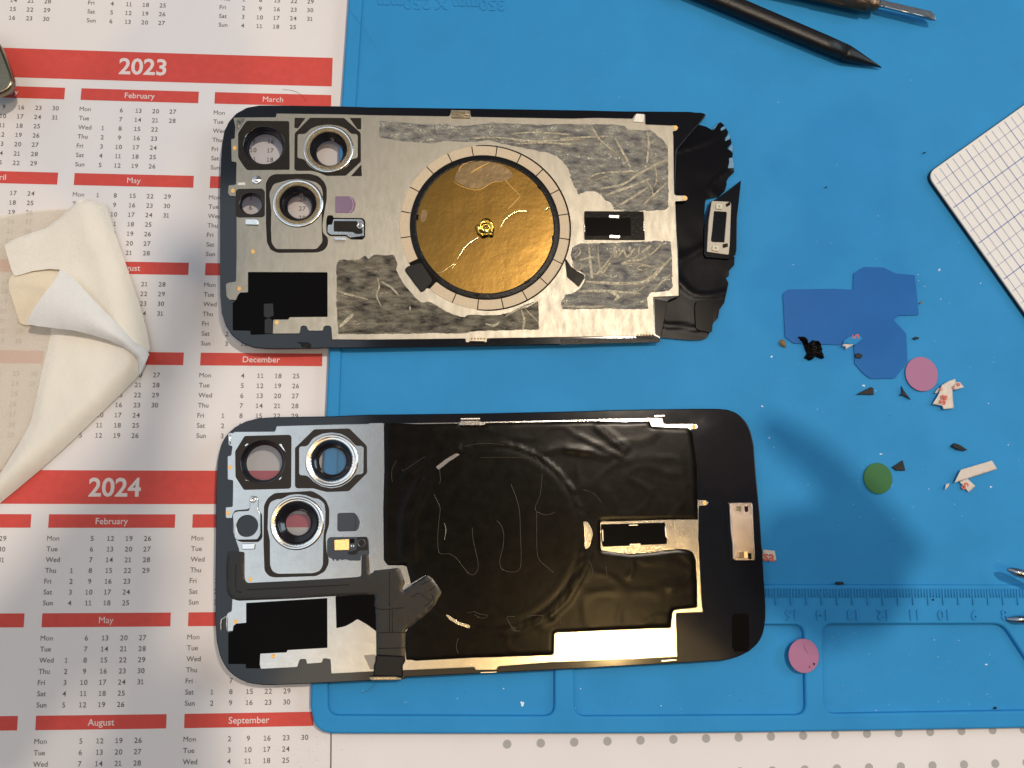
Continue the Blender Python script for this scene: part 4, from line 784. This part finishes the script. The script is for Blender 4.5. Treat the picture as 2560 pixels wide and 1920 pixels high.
# tray of little chips: (polygon, label)
def chip(F_, pts, label, name='tape_chip', m='chip', z=3.75, t=.35, cat='chip', grp='dark chips scattered on the mat', r=.15):
    bm = bmesh.new(); prism(bm, fillet([tuple(U(p, z)[:2]) for p in F_(pts)], r), top=z, t=t, bevel=.1); return tag(link(bm, name, M[m]), label, cat, grp)
chip(C1, [(890,1092),(1000,1035),(1022,1040),(1028,1095)], 'black triangular chip below the dark blue film')
chip(C2, [(1172,372),(1255,318),(1276,400),(1205,398)], 'dark triangular chip touching the green sticker')
chip(C2, [(1640,205),(1665,182),(1710,198),(1768,236),(1745,242),(1690,232)], 'slim black pointed chip above the white paper strip', z=4.2, t=.8)
chip(C2, [(722,1290),(740,1280),(785,1280),(795,1298),(735,1303)], 'small black chip on the edge of the ruler strip', z=4.2, t=.6)
chip(C1, [(1335,648),(1355,636),(1385,642),(1380,655),(1350,660)], 'tiny dark chip right of the dark blue film')
chip(C1, [(1388,370),(1410,352),(1415,362),(1395,378)], 'tiny brown chip beside the top right of the blue film', m='brownchip')
chip(C1, [(875,775),(905,765),(940,782),(925,808),(885,805)], 'brownish black chip on the narrow neck of the blue film', z=3.9)
chip(C4, [(1590,938),(1612,930),(1605,942)], 'tiny black chip between the blunt tool and the grid card', t=.3)
chip(C4, [(988,1152),(1003,1140),(1000,1152)], 'tiny black chip on the bare mat above the blue film', t=.3)
chip(C3, [(1975,1185),(1995,1175),(2000,1190),(1982,1198)], 'tiny black chip at the lower edge of the right tray', z=3.0, t=.4)
chip(C3, [(1485,325),(1500,322),(1505,336),(1492,338)], 'tiny black chip among the ruler marks', z=4.3, t=.3)
chip(C1, [(1245,1025),(1262,1060),(1320,1135),(1262,1100),(1232,1098),(1252,1080)], 'forked brown splinter left of the printed scrap', name='splinter', z=4.0, t=.5, m='chip')
def crumple(name, label, m, F_, pts, z, hgt, seed, cat, grp=None, step=.35):
    l = rough_edge([tuple(U(p, z)[:2]) for p in F_(pts)], .15, .5, seed); bm = bmesh.new()
    def zz(x, y):
        e = min(1, segdist((x, y), l, True)/.5); n1 = noise.noise(Vector((x*.5, y*.5, seed))); n2 = 1-abs(noise.noise(Vector((x*.8, y*.6, seed+4))))*2
        return z+e*hgt*(.35+.5*n1+.5*n2)
    sheet(bm, l, zz, step); return tag(link(bm, name, M[m]), label, cat, grp)
crumple('crumpled_tape', 'crumpled shiny black tape lump at the corner of the blue film', 'film', D8, [(690,310),(760,305),(800,300),(860,360),(890,430),(960,370),(1090,385),(1130,460),(1150,600),(1185,700),(1130,720),(1020,670),(980,720),(910,750),(810,700),(860,610),(800,460)], 3.4, 1.9, 3, 'tape scrap')
crumple('brown_crumb', 'small brown crumb left of the crumpled black tape', 'brownchip', D8, [(345,400),(400,350),(460,380),(485,510),(440,500),(360,450)], 3.4, .9, 6, 'crumb')
# printed paper scraps
def scrap(label, F_, pts, z, up=0., grp='torn scraps of printed liner', par=None, m='scrap'):
    l = [tuple(U(p, z)[:2]) for p in F_(pts)]; bm = bmesh.new(); sheet(bm, l, lambda x, y: z+.2+up*noise.noise(Vector((x*.25, y*.25, z*3)))+up*.6, .6)
    ext = bmesh.ops.extrude_face_region(bm, geom=list(bm.faces)); bmesh.ops.translate(bm, verts=[v for v in ext['geom'] if isinstance(v, bmesh.types.BMVert)], vec=(0, 0, -.0001))
    bmesh.ops.recalc_face_normals(bm, faces=bm.faces)
    o = link(bm, 'paper_scrap', M[m], par)
    return tag(o, label, 'paper scrap', grp) if not par else o
def sfn(o, w_): return w_
sc1 = scrap('crumpled white scrap with red letters beside the pink sticker', D7, [(540,665),(600,560),(632,470),(700,430),(768,405),(775,440),(740,510),(742,590),(757,708),(650,720),(640,685)], 3.9, .5)
scrap(None, D7, [(775,440),(820,438),(862,492),(790,515),(745,520)], 3.9, .4, par=sc1); scrap(None, D7, [(560,550),(600,500),(625,500),(585,555)], 3.6, .2, par=sc1)
def lettering(F_, s, cpx, ang, size, z, par):
    c = U(F_([cpx])[0], z); bm = bmesh.new(); ca, sa = math.cos(ang), math.sin(ang)
    put_text(bm, s, lambda x, y: Vector((c.x+x*ca-y*sa, c.y+x*sa+y*ca, z)), size, .02); link(bm, 'red_lettering', M['redink'], par)
lettering(D7, 'sa', (648,612), math.radians(70), 4.2, 4.9, sc1); lettering(D7, 'e', (806,460), math.radians(70), 2.6, 4.7, sc1)
for c_ in ((635,508),(765,495)):
    q = U(D7([c_])[0], 4.85); bm = bmesh.new(); revolve(bm, q, [(.62, 4.86), (.52, 4.86)], 24); link(bm, 'ring_mark', M['redink'], sc1)
    lettering(D7, 'R', c_, math.radians(70), .8, 4.87, sc1)
sc2 = scrap('long white folded paper strip with a cut corner at the right', D7, [(768,1480),(812,1385),(835,1345),(1155,1250),(1210,1338)], 4.2, .15)
sc3 = scrap('small white tab with a red letter under the long paper strip', D7, [(820,1470),(900,1435),(985,1515),(915,1578)], 3.5, .1)
lettering(D7, 'S', (885,1510), math.radians(130), 3.6, 3.9, sc3)
sc4 = scrap('little white tab with red letters sticking out from under the lower panel', C2, [(145,1022),(242,1032),(255,1112),(145,1100)], 3.4, .05)
lettering(C2, 'sa', (198,1078), math.radians(-6), 4.6, 3.75, sc4)
sc5 = scrap('tiny white curl of paper left of the long paper strip', D7, [(660,1560),(675,1495),(710,1485),(700,1520)], 3.6, .6)
sc6 = scrap('small pale scrap with dark print on the neck of the blue film', D8, [(1520,440),(1540,380),(1640,310),(1830,290),(1890,350),(1760,465),(1720,455)], 3.6, .2, m='mat')
scrap(None, D8, [(1508,490),(1530,445),(1725,455),(1570,545),(1570,490)], 3.9, .3, par=sc6)
lettering(D8, 'S', (1770,300), math.radians(100), 3.4, 4.0, sc6)
# dust and hairs
bm = bmesh.new()
for _ in range(110):
    px = (random.uniform(1930, 2560), random.uniform(60, 1440)) if random.random() < .65 else (random.uniform(900, 2500), random.choice([random.uniform(20, 250), random.uniform(890, 1010)]))
    c = U(px, ZMn+.02); an = random.gauss(.5, .9); L_ = random.uniform(.4, 3.5); wd = random.uniform(.02, .055); d = Vector((math.cos(an), math.sin(an), 0)); nn = Vector((-d.y, d.x, 0))
    m_ = c+d*L_*.5+nn*random.uniform(-.25, .25)
    for a_, b_ in ((c, m_), (m_, c+d*L_)):
        bm.faces.new([bm.verts.new(q/1000) for q in (a_-nn*wd, b_-nn*wd, b_+nn*wd, a_+nn*wd)])
sc_ = link(bm, 'scuff_marks', mat('scuffed_silicone', (.05,.29,.58), .6), rm); sc_['kind'] = 'stuff'
bm = bmesh.new()
def speck(px, r, z, mi=0):
    c = U(px, z); n = random.randint(4, 6); a0 = random.random()*6
    vs_ = [bm.verts.new(((c.x+r*random.uniform(.4, 1.3)*math.cos(a0+k*6.28/n))/1000, (c.y+r*random.uniform(.4, 1.3)*math.sin(a0+k*6.28/n))/1000, (z+random.uniform(.03, .12))/1000)) for k in range(n)]
    f = bm.faces.new(vs_); f.material_index = mi
for _ in range(90): speck((random.uniform(900, 2560), random.uniform(0, 255)) if random.random() < .3 else (random.uniform(1930, 2560), random.uniform(150, 1450)), abs(random.gauss(.06, .05))+.04, ZMn, 0 if random.random() < .55 else 1)
for _ in range(60): speck((random.uniform(1950, 2560), random.uniform(500, 1450)), abs(random.gauss(.06, .06))+.05, ZMn, 0 if random.random() < .75 else 1)
for _ in range(70): speck((random.uniform(850, 2560), random.uniform(1720, 1780)) if random.random() < .6 else (random.uniform(2080, 2500), random.uniform(1580, 1780)), abs(random.gauss(.06, .05))+.05, ZT, 0 if random.random() < .6 else 1)
for F_, p, r in ((C1,(220,797),.5),(C1,(145,1188),.38),(C1,(948,1025),.45),(C1,(1930,1163),.3),(C2,(1080,268),.4),(C2,(200,140),.25),(C2,(1950,530),.35),(C5,(1345,390),.8),(C3,(1915,840),.4),(C1,(1870,216),.3),(C1,(738,512),.3),(C1,(1180,480),.4),(C1,(1545,110),.35),(C2,(2085,197),.25)):
    for _ in range(4): q = F_([p])[0]; speck((q[0]+random.gauss(0, r*3), q[1]+random.gauss(0, r*2)), r*.6, ZMn if q[1] < 1460 else ZT)
dst = link(bm, 'dust', [M['dust'], M['dustdark']]); dst['kind'] = 'stuff'; dst['label'] = 'tiny pale and dark dust specks scattered over the blue mat'
def hair(pts, z, r, label, m='hair', n=10, name='hair'):
    bm = bmesh.new(); tube(bm, spline([U(p, z) for p in pts], n), r*.6, 5); return tag(link(bm, name, M[m]), label, 'hair', 'stray hairs')
hair(D1([(1818,575),(1880,582),(1930,605),(1968,650)]), .15, .07, 'short dark hair on the red March heading')
hair(C5([(450,252),(420,290),(390,312),(352,325)]), 3.3, .07, 'dark curved hair below the flex cable plug on the mat')
hair([(873,26),(905,65),(952,135)], 4.1, .035, 'thin hair across the mat rim near the top', 'hair')
# ------------------------------------------------------------------ tools
def bar(name, m, par, pts, prof):
    """profile loops along a straight 3D axis: prof = [(t, half width, half height)]"""
    a, b = Vector(pts[0]), Vector(pts[1]); d = (b-a); L_ = d.length; d.normalize(); sd = Vector((-d.y, d.x, 0)).normalized(); up = d.cross(sd); up = -up if up.z < 0 else up
    bm = bmesh.new(); prev = None; seg = 16
    for t, hw, hh, off in prof:
        c = a+d*(t*L_)+up*off
        ring = []
        for k in range(seg):
            an = 2*math.pi*k/seg; ca = math.copysign(abs(math.cos(an))**.7, math.cos(an)); sa = math.copysign(abs(math.sin(an))**.7, math.sin(an))
            ring.append(bm.verts.new((c+sd*ca*hw+up*sa*hh)/1000))
        if prev:
            for k in range(seg): f = bm.faces.new((prev[k], prev[(k+1) % seg], ring[(k+1) % seg], ring[k])); f.smooth = True
        else: bm.faces.new(ring[::-1])
        prev = ring
    bm.faces.new(prev); bmesh.ops.recalc_face_normals(bm, faces=bm.faces)
    return link(bm, name, m, par)
tip = U(C4([(1335,415)])[0], 4.3); sh0 = U(C4([(1100,318)])[0], 6.3); far_ = U(C4([(280,-30)])[0], 6.6)
dirs = (sh0-far_).normalized(); back = far_-dirs*60
k = pscale(C4([(900,250)])[0], 6)
spd = thing('spudger', 'black nylon spudger with a pointed tip at the top right of the mat', 'prying tool', (sh0.x, sh0.y, 3.3))
L_all = (tip-back).length; ts = 1-(tip-sh0).length/L_all
hw = 52*.40687*k*.95
b1 = bar('shaft', M['spudger'], spd, (back, sh0+dirs*1.0), [(0, hw*1.05, 2.5, 0), (.5, hw*1.05, 2.5, 0), (.93, hw, 2.45, 0), (1, hw*.95, 2.3, 0)])
b2 = bar('pointed_tip', M['spudger'], spd, (sh0, tip), [(0, hw*.97, 2.35, 0), (.15, hw*.92, 2.1, 0), (.6, hw*.42, 1.3, 0), (.9, hw*.12, .6, 0), (1, .12, .25, 0)])
kn = thing('precision_knife', 'precision knife with ribbed brown collar and steel blade at the top edge', 'knife', tuple(U((2180, 15), 3.3)))
a = U(C4([(1150,-10)])[0], 8); b = U(C4([(1320,28)])[0], 8); dk = (b-a).normalized(); k = pscale((2150, 10), 8)
hb = 80*.40687*k*.62
far_ = a-dk*55
bar('handle', M['brass'], kn, (far_, b-dk*9), [(0, hb*1.15, hb*1.15, 0), (1, hb*1.12, hb*1.12, 0)])
col_ = bar('collar', M['brass'], kn, (b-dk*9.2, b), [(0, hb*1.12, hb*1.1, 0), (.55, hb*1.05, hb*1.05, 0), (.62, hb*.8, hb*.8, 0), (.72, hb*.92, hb*.9, 0), (.9, hb*.85, hb*.85, 0), (1, hb*.6, hb*.6, 0)])
bm = bmesh.new()
sdv = Vector((-dk.y, dk.x, 0))
for q in range(16):
    an = math.pi*(q/15); off = sdv*math.cos(an)*hb*1.13+Vector((0, 0, 1))*math.sin(an)*hb*1.13
    tube(bm, [b-dk*22+off, b-dk*4.2+off*.95], .28, 6)
link(bm, 'grip_ribs', M['brass'], col_)
bl = [U(p, 7.2) for p in C4([(1325,8),(1345,2),(1640,70),(1662,92),(1672,123),(1640,122),(1318,38)])]
slab('blade', M['blade'], kn, [tuple(q[:2]) for q in bl], top=7.5, t=.8, bevel=.25)
bm = bmesh.new(); tube(bm, [U(p, 7.6) for p in C4([(1345,38),(1500,76),(1640,112)])], .25, 6); link(bm, 'blade_edge', M['polished'], kn)
# tweezers entering from the right
tw = thing('tweezers', 'steel tweezers whose two curved tips reach in from the right edge', 'tweezers', tuple(U((2620, 1480), 4)))
def prong(pts, zs, w_):
    P = spline([U(p, z) for p, z in zip(pts, zs)], 8); bm = bmesh.new(); tube(bm, P, w_, 12, taper=lambda t: .12+.88*min(1, t*2.2)**.7); return link(bm, 'prong', M['blade'], tw)
prong(C2([(2078,1182),(2110,1188),(2160,1205),(2240,1228),(2500,1320)]), [9,9.3,9.8,10.5,14], 1.35)
prong(C3([(2070,478),(2110,486),(2170,486),(2260,480),(2500,420)]), [4.6,5.0,5.8,7,14], 1.25)
# white card with blue grid
gc = [(2318.8,433),(2560,262)]
cz = 4.9
c0 = U(C4([(1622,1085)])[0], cz); e1 = (U(C4([(2212,640)])[0], cz)-U(C4([(1650,1040)])[0], cz)).normalized(); e2 = (U(C4([(2010,1659)])[0], cz)-U(C4([(1650,1150)])[0], cz)).normalized()
cor = U(C4([(1612,1068)])[0], cz)
cardL = [tuple((cor)[:2]), tuple((cor+e1*120)[:2]), tuple((cor+e1*120+e2*120)[:2]), tuple((cor+e2*120)[:2])]
gcd = thing('grid_card', 'white rounded plastic card with blue square grid at the right edge', 'grid card', (cor.x+40, cor.y-20, 3.3))
slab('card_body', M['card_edge'], gcd, fillet(cardL, 4.0, 8), top=cz-.4, t=cz-3.6, bevel=.5)
slab('card_face', M['card'], gcd, fillet(offset(ccw(cardL), .22), 3.9, 8), top=cz, t=.9, bevel=.25)
bm = bmesh.new()
inn = offset(ccw(cardL), .7)
def seg_clip(p, d, L_):
    pts = [p+d*(L_*i/240) for i in range(241)]; pts = [q for q in pts if inpoly((q.x, q.y), fl_)]
    return (pts[0], pts[-1]) if len(pts) > 2 else None
fl_ = fillet(inn, 3.6, 8)
for (s_, d_, n_, pitch, first, grp_) in ((e2, e1, 20, 4.95, 5.0, 0), (e1, e2, 20, 3.08, 2.3, 1)):
    for i in range(40):
        st_ = Vector((cor.x, cor.y, 0))+Vector((s_.x, s_.y, 0))*(first+i*pitch); r_ = seg_clip(st_, Vector((d_.x, d_.y, 0)), 118)
        if r_:
            wd = .30 if i % 3 == 2 else .15
            if grp_ == 1 and i % 3 == 2: wd = .24
            a_, b_ = r_; nn = Vector((-d_.y, d_.x, 0)).normalized()*wd/2
            bm.faces.new([bm.verts.new(Vector((q.x, q.y, cz+.06))/1000) for q in (a_-nn, b_-nn, b_+nn, a_+nn)])
link(bm, 'blue_grid', M['blueink'], gcd)
# metal object top left
hp = [(-30,70),(0,112),(12,140),(24,172),(31,195),(32,205),(28,215),(20,224),(10,230),(-6,237),(-60,236)]
hc = U((0, 180), 12)
hn = slab('metal_handle', M['clip'], None, fillet([tuple(U(p, 12)[:2]) for p in [(-160,20),(-20,66)]+hp+[(-160,250)]], 1.5), top=12, t=2.2, bevel=.8)
tag(hn, 'rounded end of a brushed metal tool resting over the January heading', 'tool')
# ------------------------------------------------------------------ white cloth
cl = thing('cleaning_cloth', 'cream microfibre cloth folded over on the left of the calendar', 'cloth', tuple(U((100, 950), 0)))
def clo(pts, z): return [tuple(U(p, z)[:2]) for p in D5(pts)]
def w_(x, y, s): return noise.noise(Vector((x*.06, y*.06, s)))+.4*noise.noise(Vector((x*.17, y*.17, s+5)))
base = fillet(clo([(-120,160),(0,130),(160,102),(340,86),(450,120),(600,700),(700,850),(600,1050),(160,1250),(60,1400),(0,1500),(-120,1650)], .8), 2)
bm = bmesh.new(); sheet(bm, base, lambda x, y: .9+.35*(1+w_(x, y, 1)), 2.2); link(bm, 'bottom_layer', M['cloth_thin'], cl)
lowP = clo([(250,700),(420,700),(600,770),(700,815),(776,835),(778,860),(768,905),(740,955),(700,1000),(610,1090),(500,1195),(360,1330),(200,1475),(80,1575),(0,1640),(-120,1740),(-120,1660),(-60,1580),(0,1500),(60,1400),(150,1235),(170,1150),(200,1000),(240,780)], 3)
lowE = clo([(776,835),(778,860),(768,905),(740,955),(700,1000),(610,1090),(500,1195),(360,1330),(200,1475),(80,1575),(0,1640),(-120,1740)], 3)
lowP = fillet(lowP, 1.2); 
def zlow(x, y):
    d = segdist((x, y), lowE); r = 5.0
    roll = math.sqrt(max(0, 1-(1-min(1, d/r))**2))
    bulge = 2.9*roll*math.exp(-max(0, d-r)/7)
    lft = segdist((x, y), lowP, True)
    return .9+bulge+1.3*roll*min(1, lft/3)+(.35*w_(x, y, 3)+.12*noise.noise(Vector((x*.35+y*.2, y*.3, 31.))))*min(1, d/3)
bm = bmesh.new(); sheet(bm, lowP, zlow, 1.4); link(bm, 'lower_fold', M['cloth'], cl)
pocket = clo([(45,470),(60,432),(200,402),(322,405),(345,430),(280,540),(240,600),(160,705),(135,705),(100,698),(70,600),(45,520)], 3)
bm = bmesh.new(); sheet(bm, fillet(pocket, 1), lambda x, y: 2.3+.5*w_(x, y, 9)+.6*math.exp(-(segdist((x, y), clo([(50,480),(180,480),(265,540)], 3))/1.4)**2), 1.4); link(bm, 'inner_fold', M['cloth_shaded'], cl)
upP = clo([(5,262),(60,235),(120,210),(180,195),(230,175),(270,145),(300,120),(340,90),(370,62),(420,36),(470,28),(525,35),(548,60),(575,150),(600,230),(640,340),(680,460),(715,560),(745,660),(765,740),(780,830),(776,870),(700,830),(560,720),(420,560),(330,470),(322,408),(250,402),(160,412),(60,440),(45,405),(20,320)], 5)
upE = clo([(525,35),(548,60),(575,150),(600,230),(640,340),(680,460),(715,560),(745,660),(765,740),(780,830)], 5)
topE = clo([(5,262),(120,210),(230,175),(300,120),(370,62),(470,28),(525,35)], 5)
upP = fillet(upP, 1.2)
def zup(x, y):
    d = segdist((x, y), upE); r = 7; d2 = segdist((x, y), topE)
    roll = math.sqrt(max(0, 1-(1-min(1, d/r))**2)); r2 = math.sqrt(max(0, 1-(1-min(1, d2/3))**2))
    return 1.0+(1.9+3.0*roll*math.exp(-max(0, d-r)/9))*min(1, .15+roll)*(.35+.65*r2)+(.5*w_(x, y, 6)+.14*noise.noise(Vector((x*.3-y*.1, y*.25, 41.))))*min(1, d/3)
bm = bmesh.new(); sheet(bm, upP, zup, 1.4); link(bm, 'upper_fold', M['cloth'], cl)
flP = clo([(322,405),(345,425),(400,468),(470,545),(560,640),(640,720),(705,790),(760,830),(780,855),(778,880),(765,915),(742,955),(728,965),(722,915),(715,880),(690,845),(640,815),(560,780),(470,752),(380,732),(290,722),(200,712),(140,702),(160,670),(230,580),(290,500),(315,445)], 8)
flU = clo([(322,405),(400,468),(560,640),(705,790),(780,855)], 8); flL = clo([(140,702),(290,722),(470,752),(640,815),(715,880),(725,960)], 8)
flP = fillet(flP, 1)
def zfl(x, y):
    a_ = segdist((x, y), flU); b_ = segdist((x, y), flL); t = a_/(a_+b_+1e-6)
    q = Vector((x, y)); far_ = Vector(flP[0])
    lift = 4.5+5.5*min(1, (q-Vector(clo([(750,880)], 8)[0])).length/60)
    return lift+2.6*math.sin(math.pi*min(1, max(0, t)))**.8+.3*w_(x, y, 12)
bm = bmesh.new(); sheet(bm, flP, zfl, 1.2); link(bm, 'turned_flap', M['cloth_flap'], cl)

# ------------------------------------------------------------------ the photographer's hands, above the frame, whose shadows fall on the mat and the calendar
LP = Vector((352, 315, 1300)); HZ = 205
def over(p, h=HZ):                                     # the point at height h (mm) on the way from the lamp to a point of the table
    S = U(p, 3.5); return LP+(S-LP)*((1300-h)/(1300-3.5))
def limb(bm, pts, rad):
    P = spline(pts, 6); n = len(P); tube(bm, P, 1, 16, taper=lambda t: rad[min(len(rad)-2, int(t*(len(rad)-1)))]*(1-(t*(len(rad)-1))%1 if t < 1 else 0)+rad[min(len(rad)-1, int(t*(len(rad)-1))+1)]*((t*(len(rad)-1))%1 if t < 1 else 1))
q_ = lambda pts, h=HZ: [over((a*1.1573, b*1.1573), h) for a, b in pts]
prs = thing('person', 'hands of the person taking the photograph above the mat and calendar', 'person', (60, -60, 335))
bm = bmesh.new()
limb(bm, q_([(1650,905),(1690,940),(1780,1010),(1880,1130),(1935,1230)]), [2.5, 4.6, 5.6, 7.5, 11])
limb(bm, q_([(1650,1165),(1700,1170),(1800,1210),(1870,1265),(1900,1290)]), [5, 10, 17, 18, 15])
lp0 = over((1840*1.1573, 1255*1.1573)); limb(bm, [lp0, lp0+(LP-lp0).normalized()*40, lp0+(LP-lp0).normalized()*110], [16, 15, 12])
limb(bm, q_([(1600,1250),(1660,1240),(1760,1260),(1850,1300)]), [5, 10, 14, 15])
link(bm, 'hand', M['skin'], prs)
bm = bmesh.new()
limb(bm, q_([(375,500),(410,560),(400,660),(370,760),(330,900)], 335), [3, 8, 9, 8, 6])
limb(bm, q_([(330,900),(300,1010),(220,1160),(120,1330),(-80,1600)], 335), [6, 9, 12, 15, 18])
limb(bm, q_([(350,1150),(330,1260),(295,1400),(290,1560),(200,1800)], 335), [3, 5, 7, 8, 12])
limb(bm, q_([(470,1430),(410,1500),(360,1580),(330,1760)], 335), [4, 8, 11, 14])
link(bm, 'hand', M['skin'], prs)
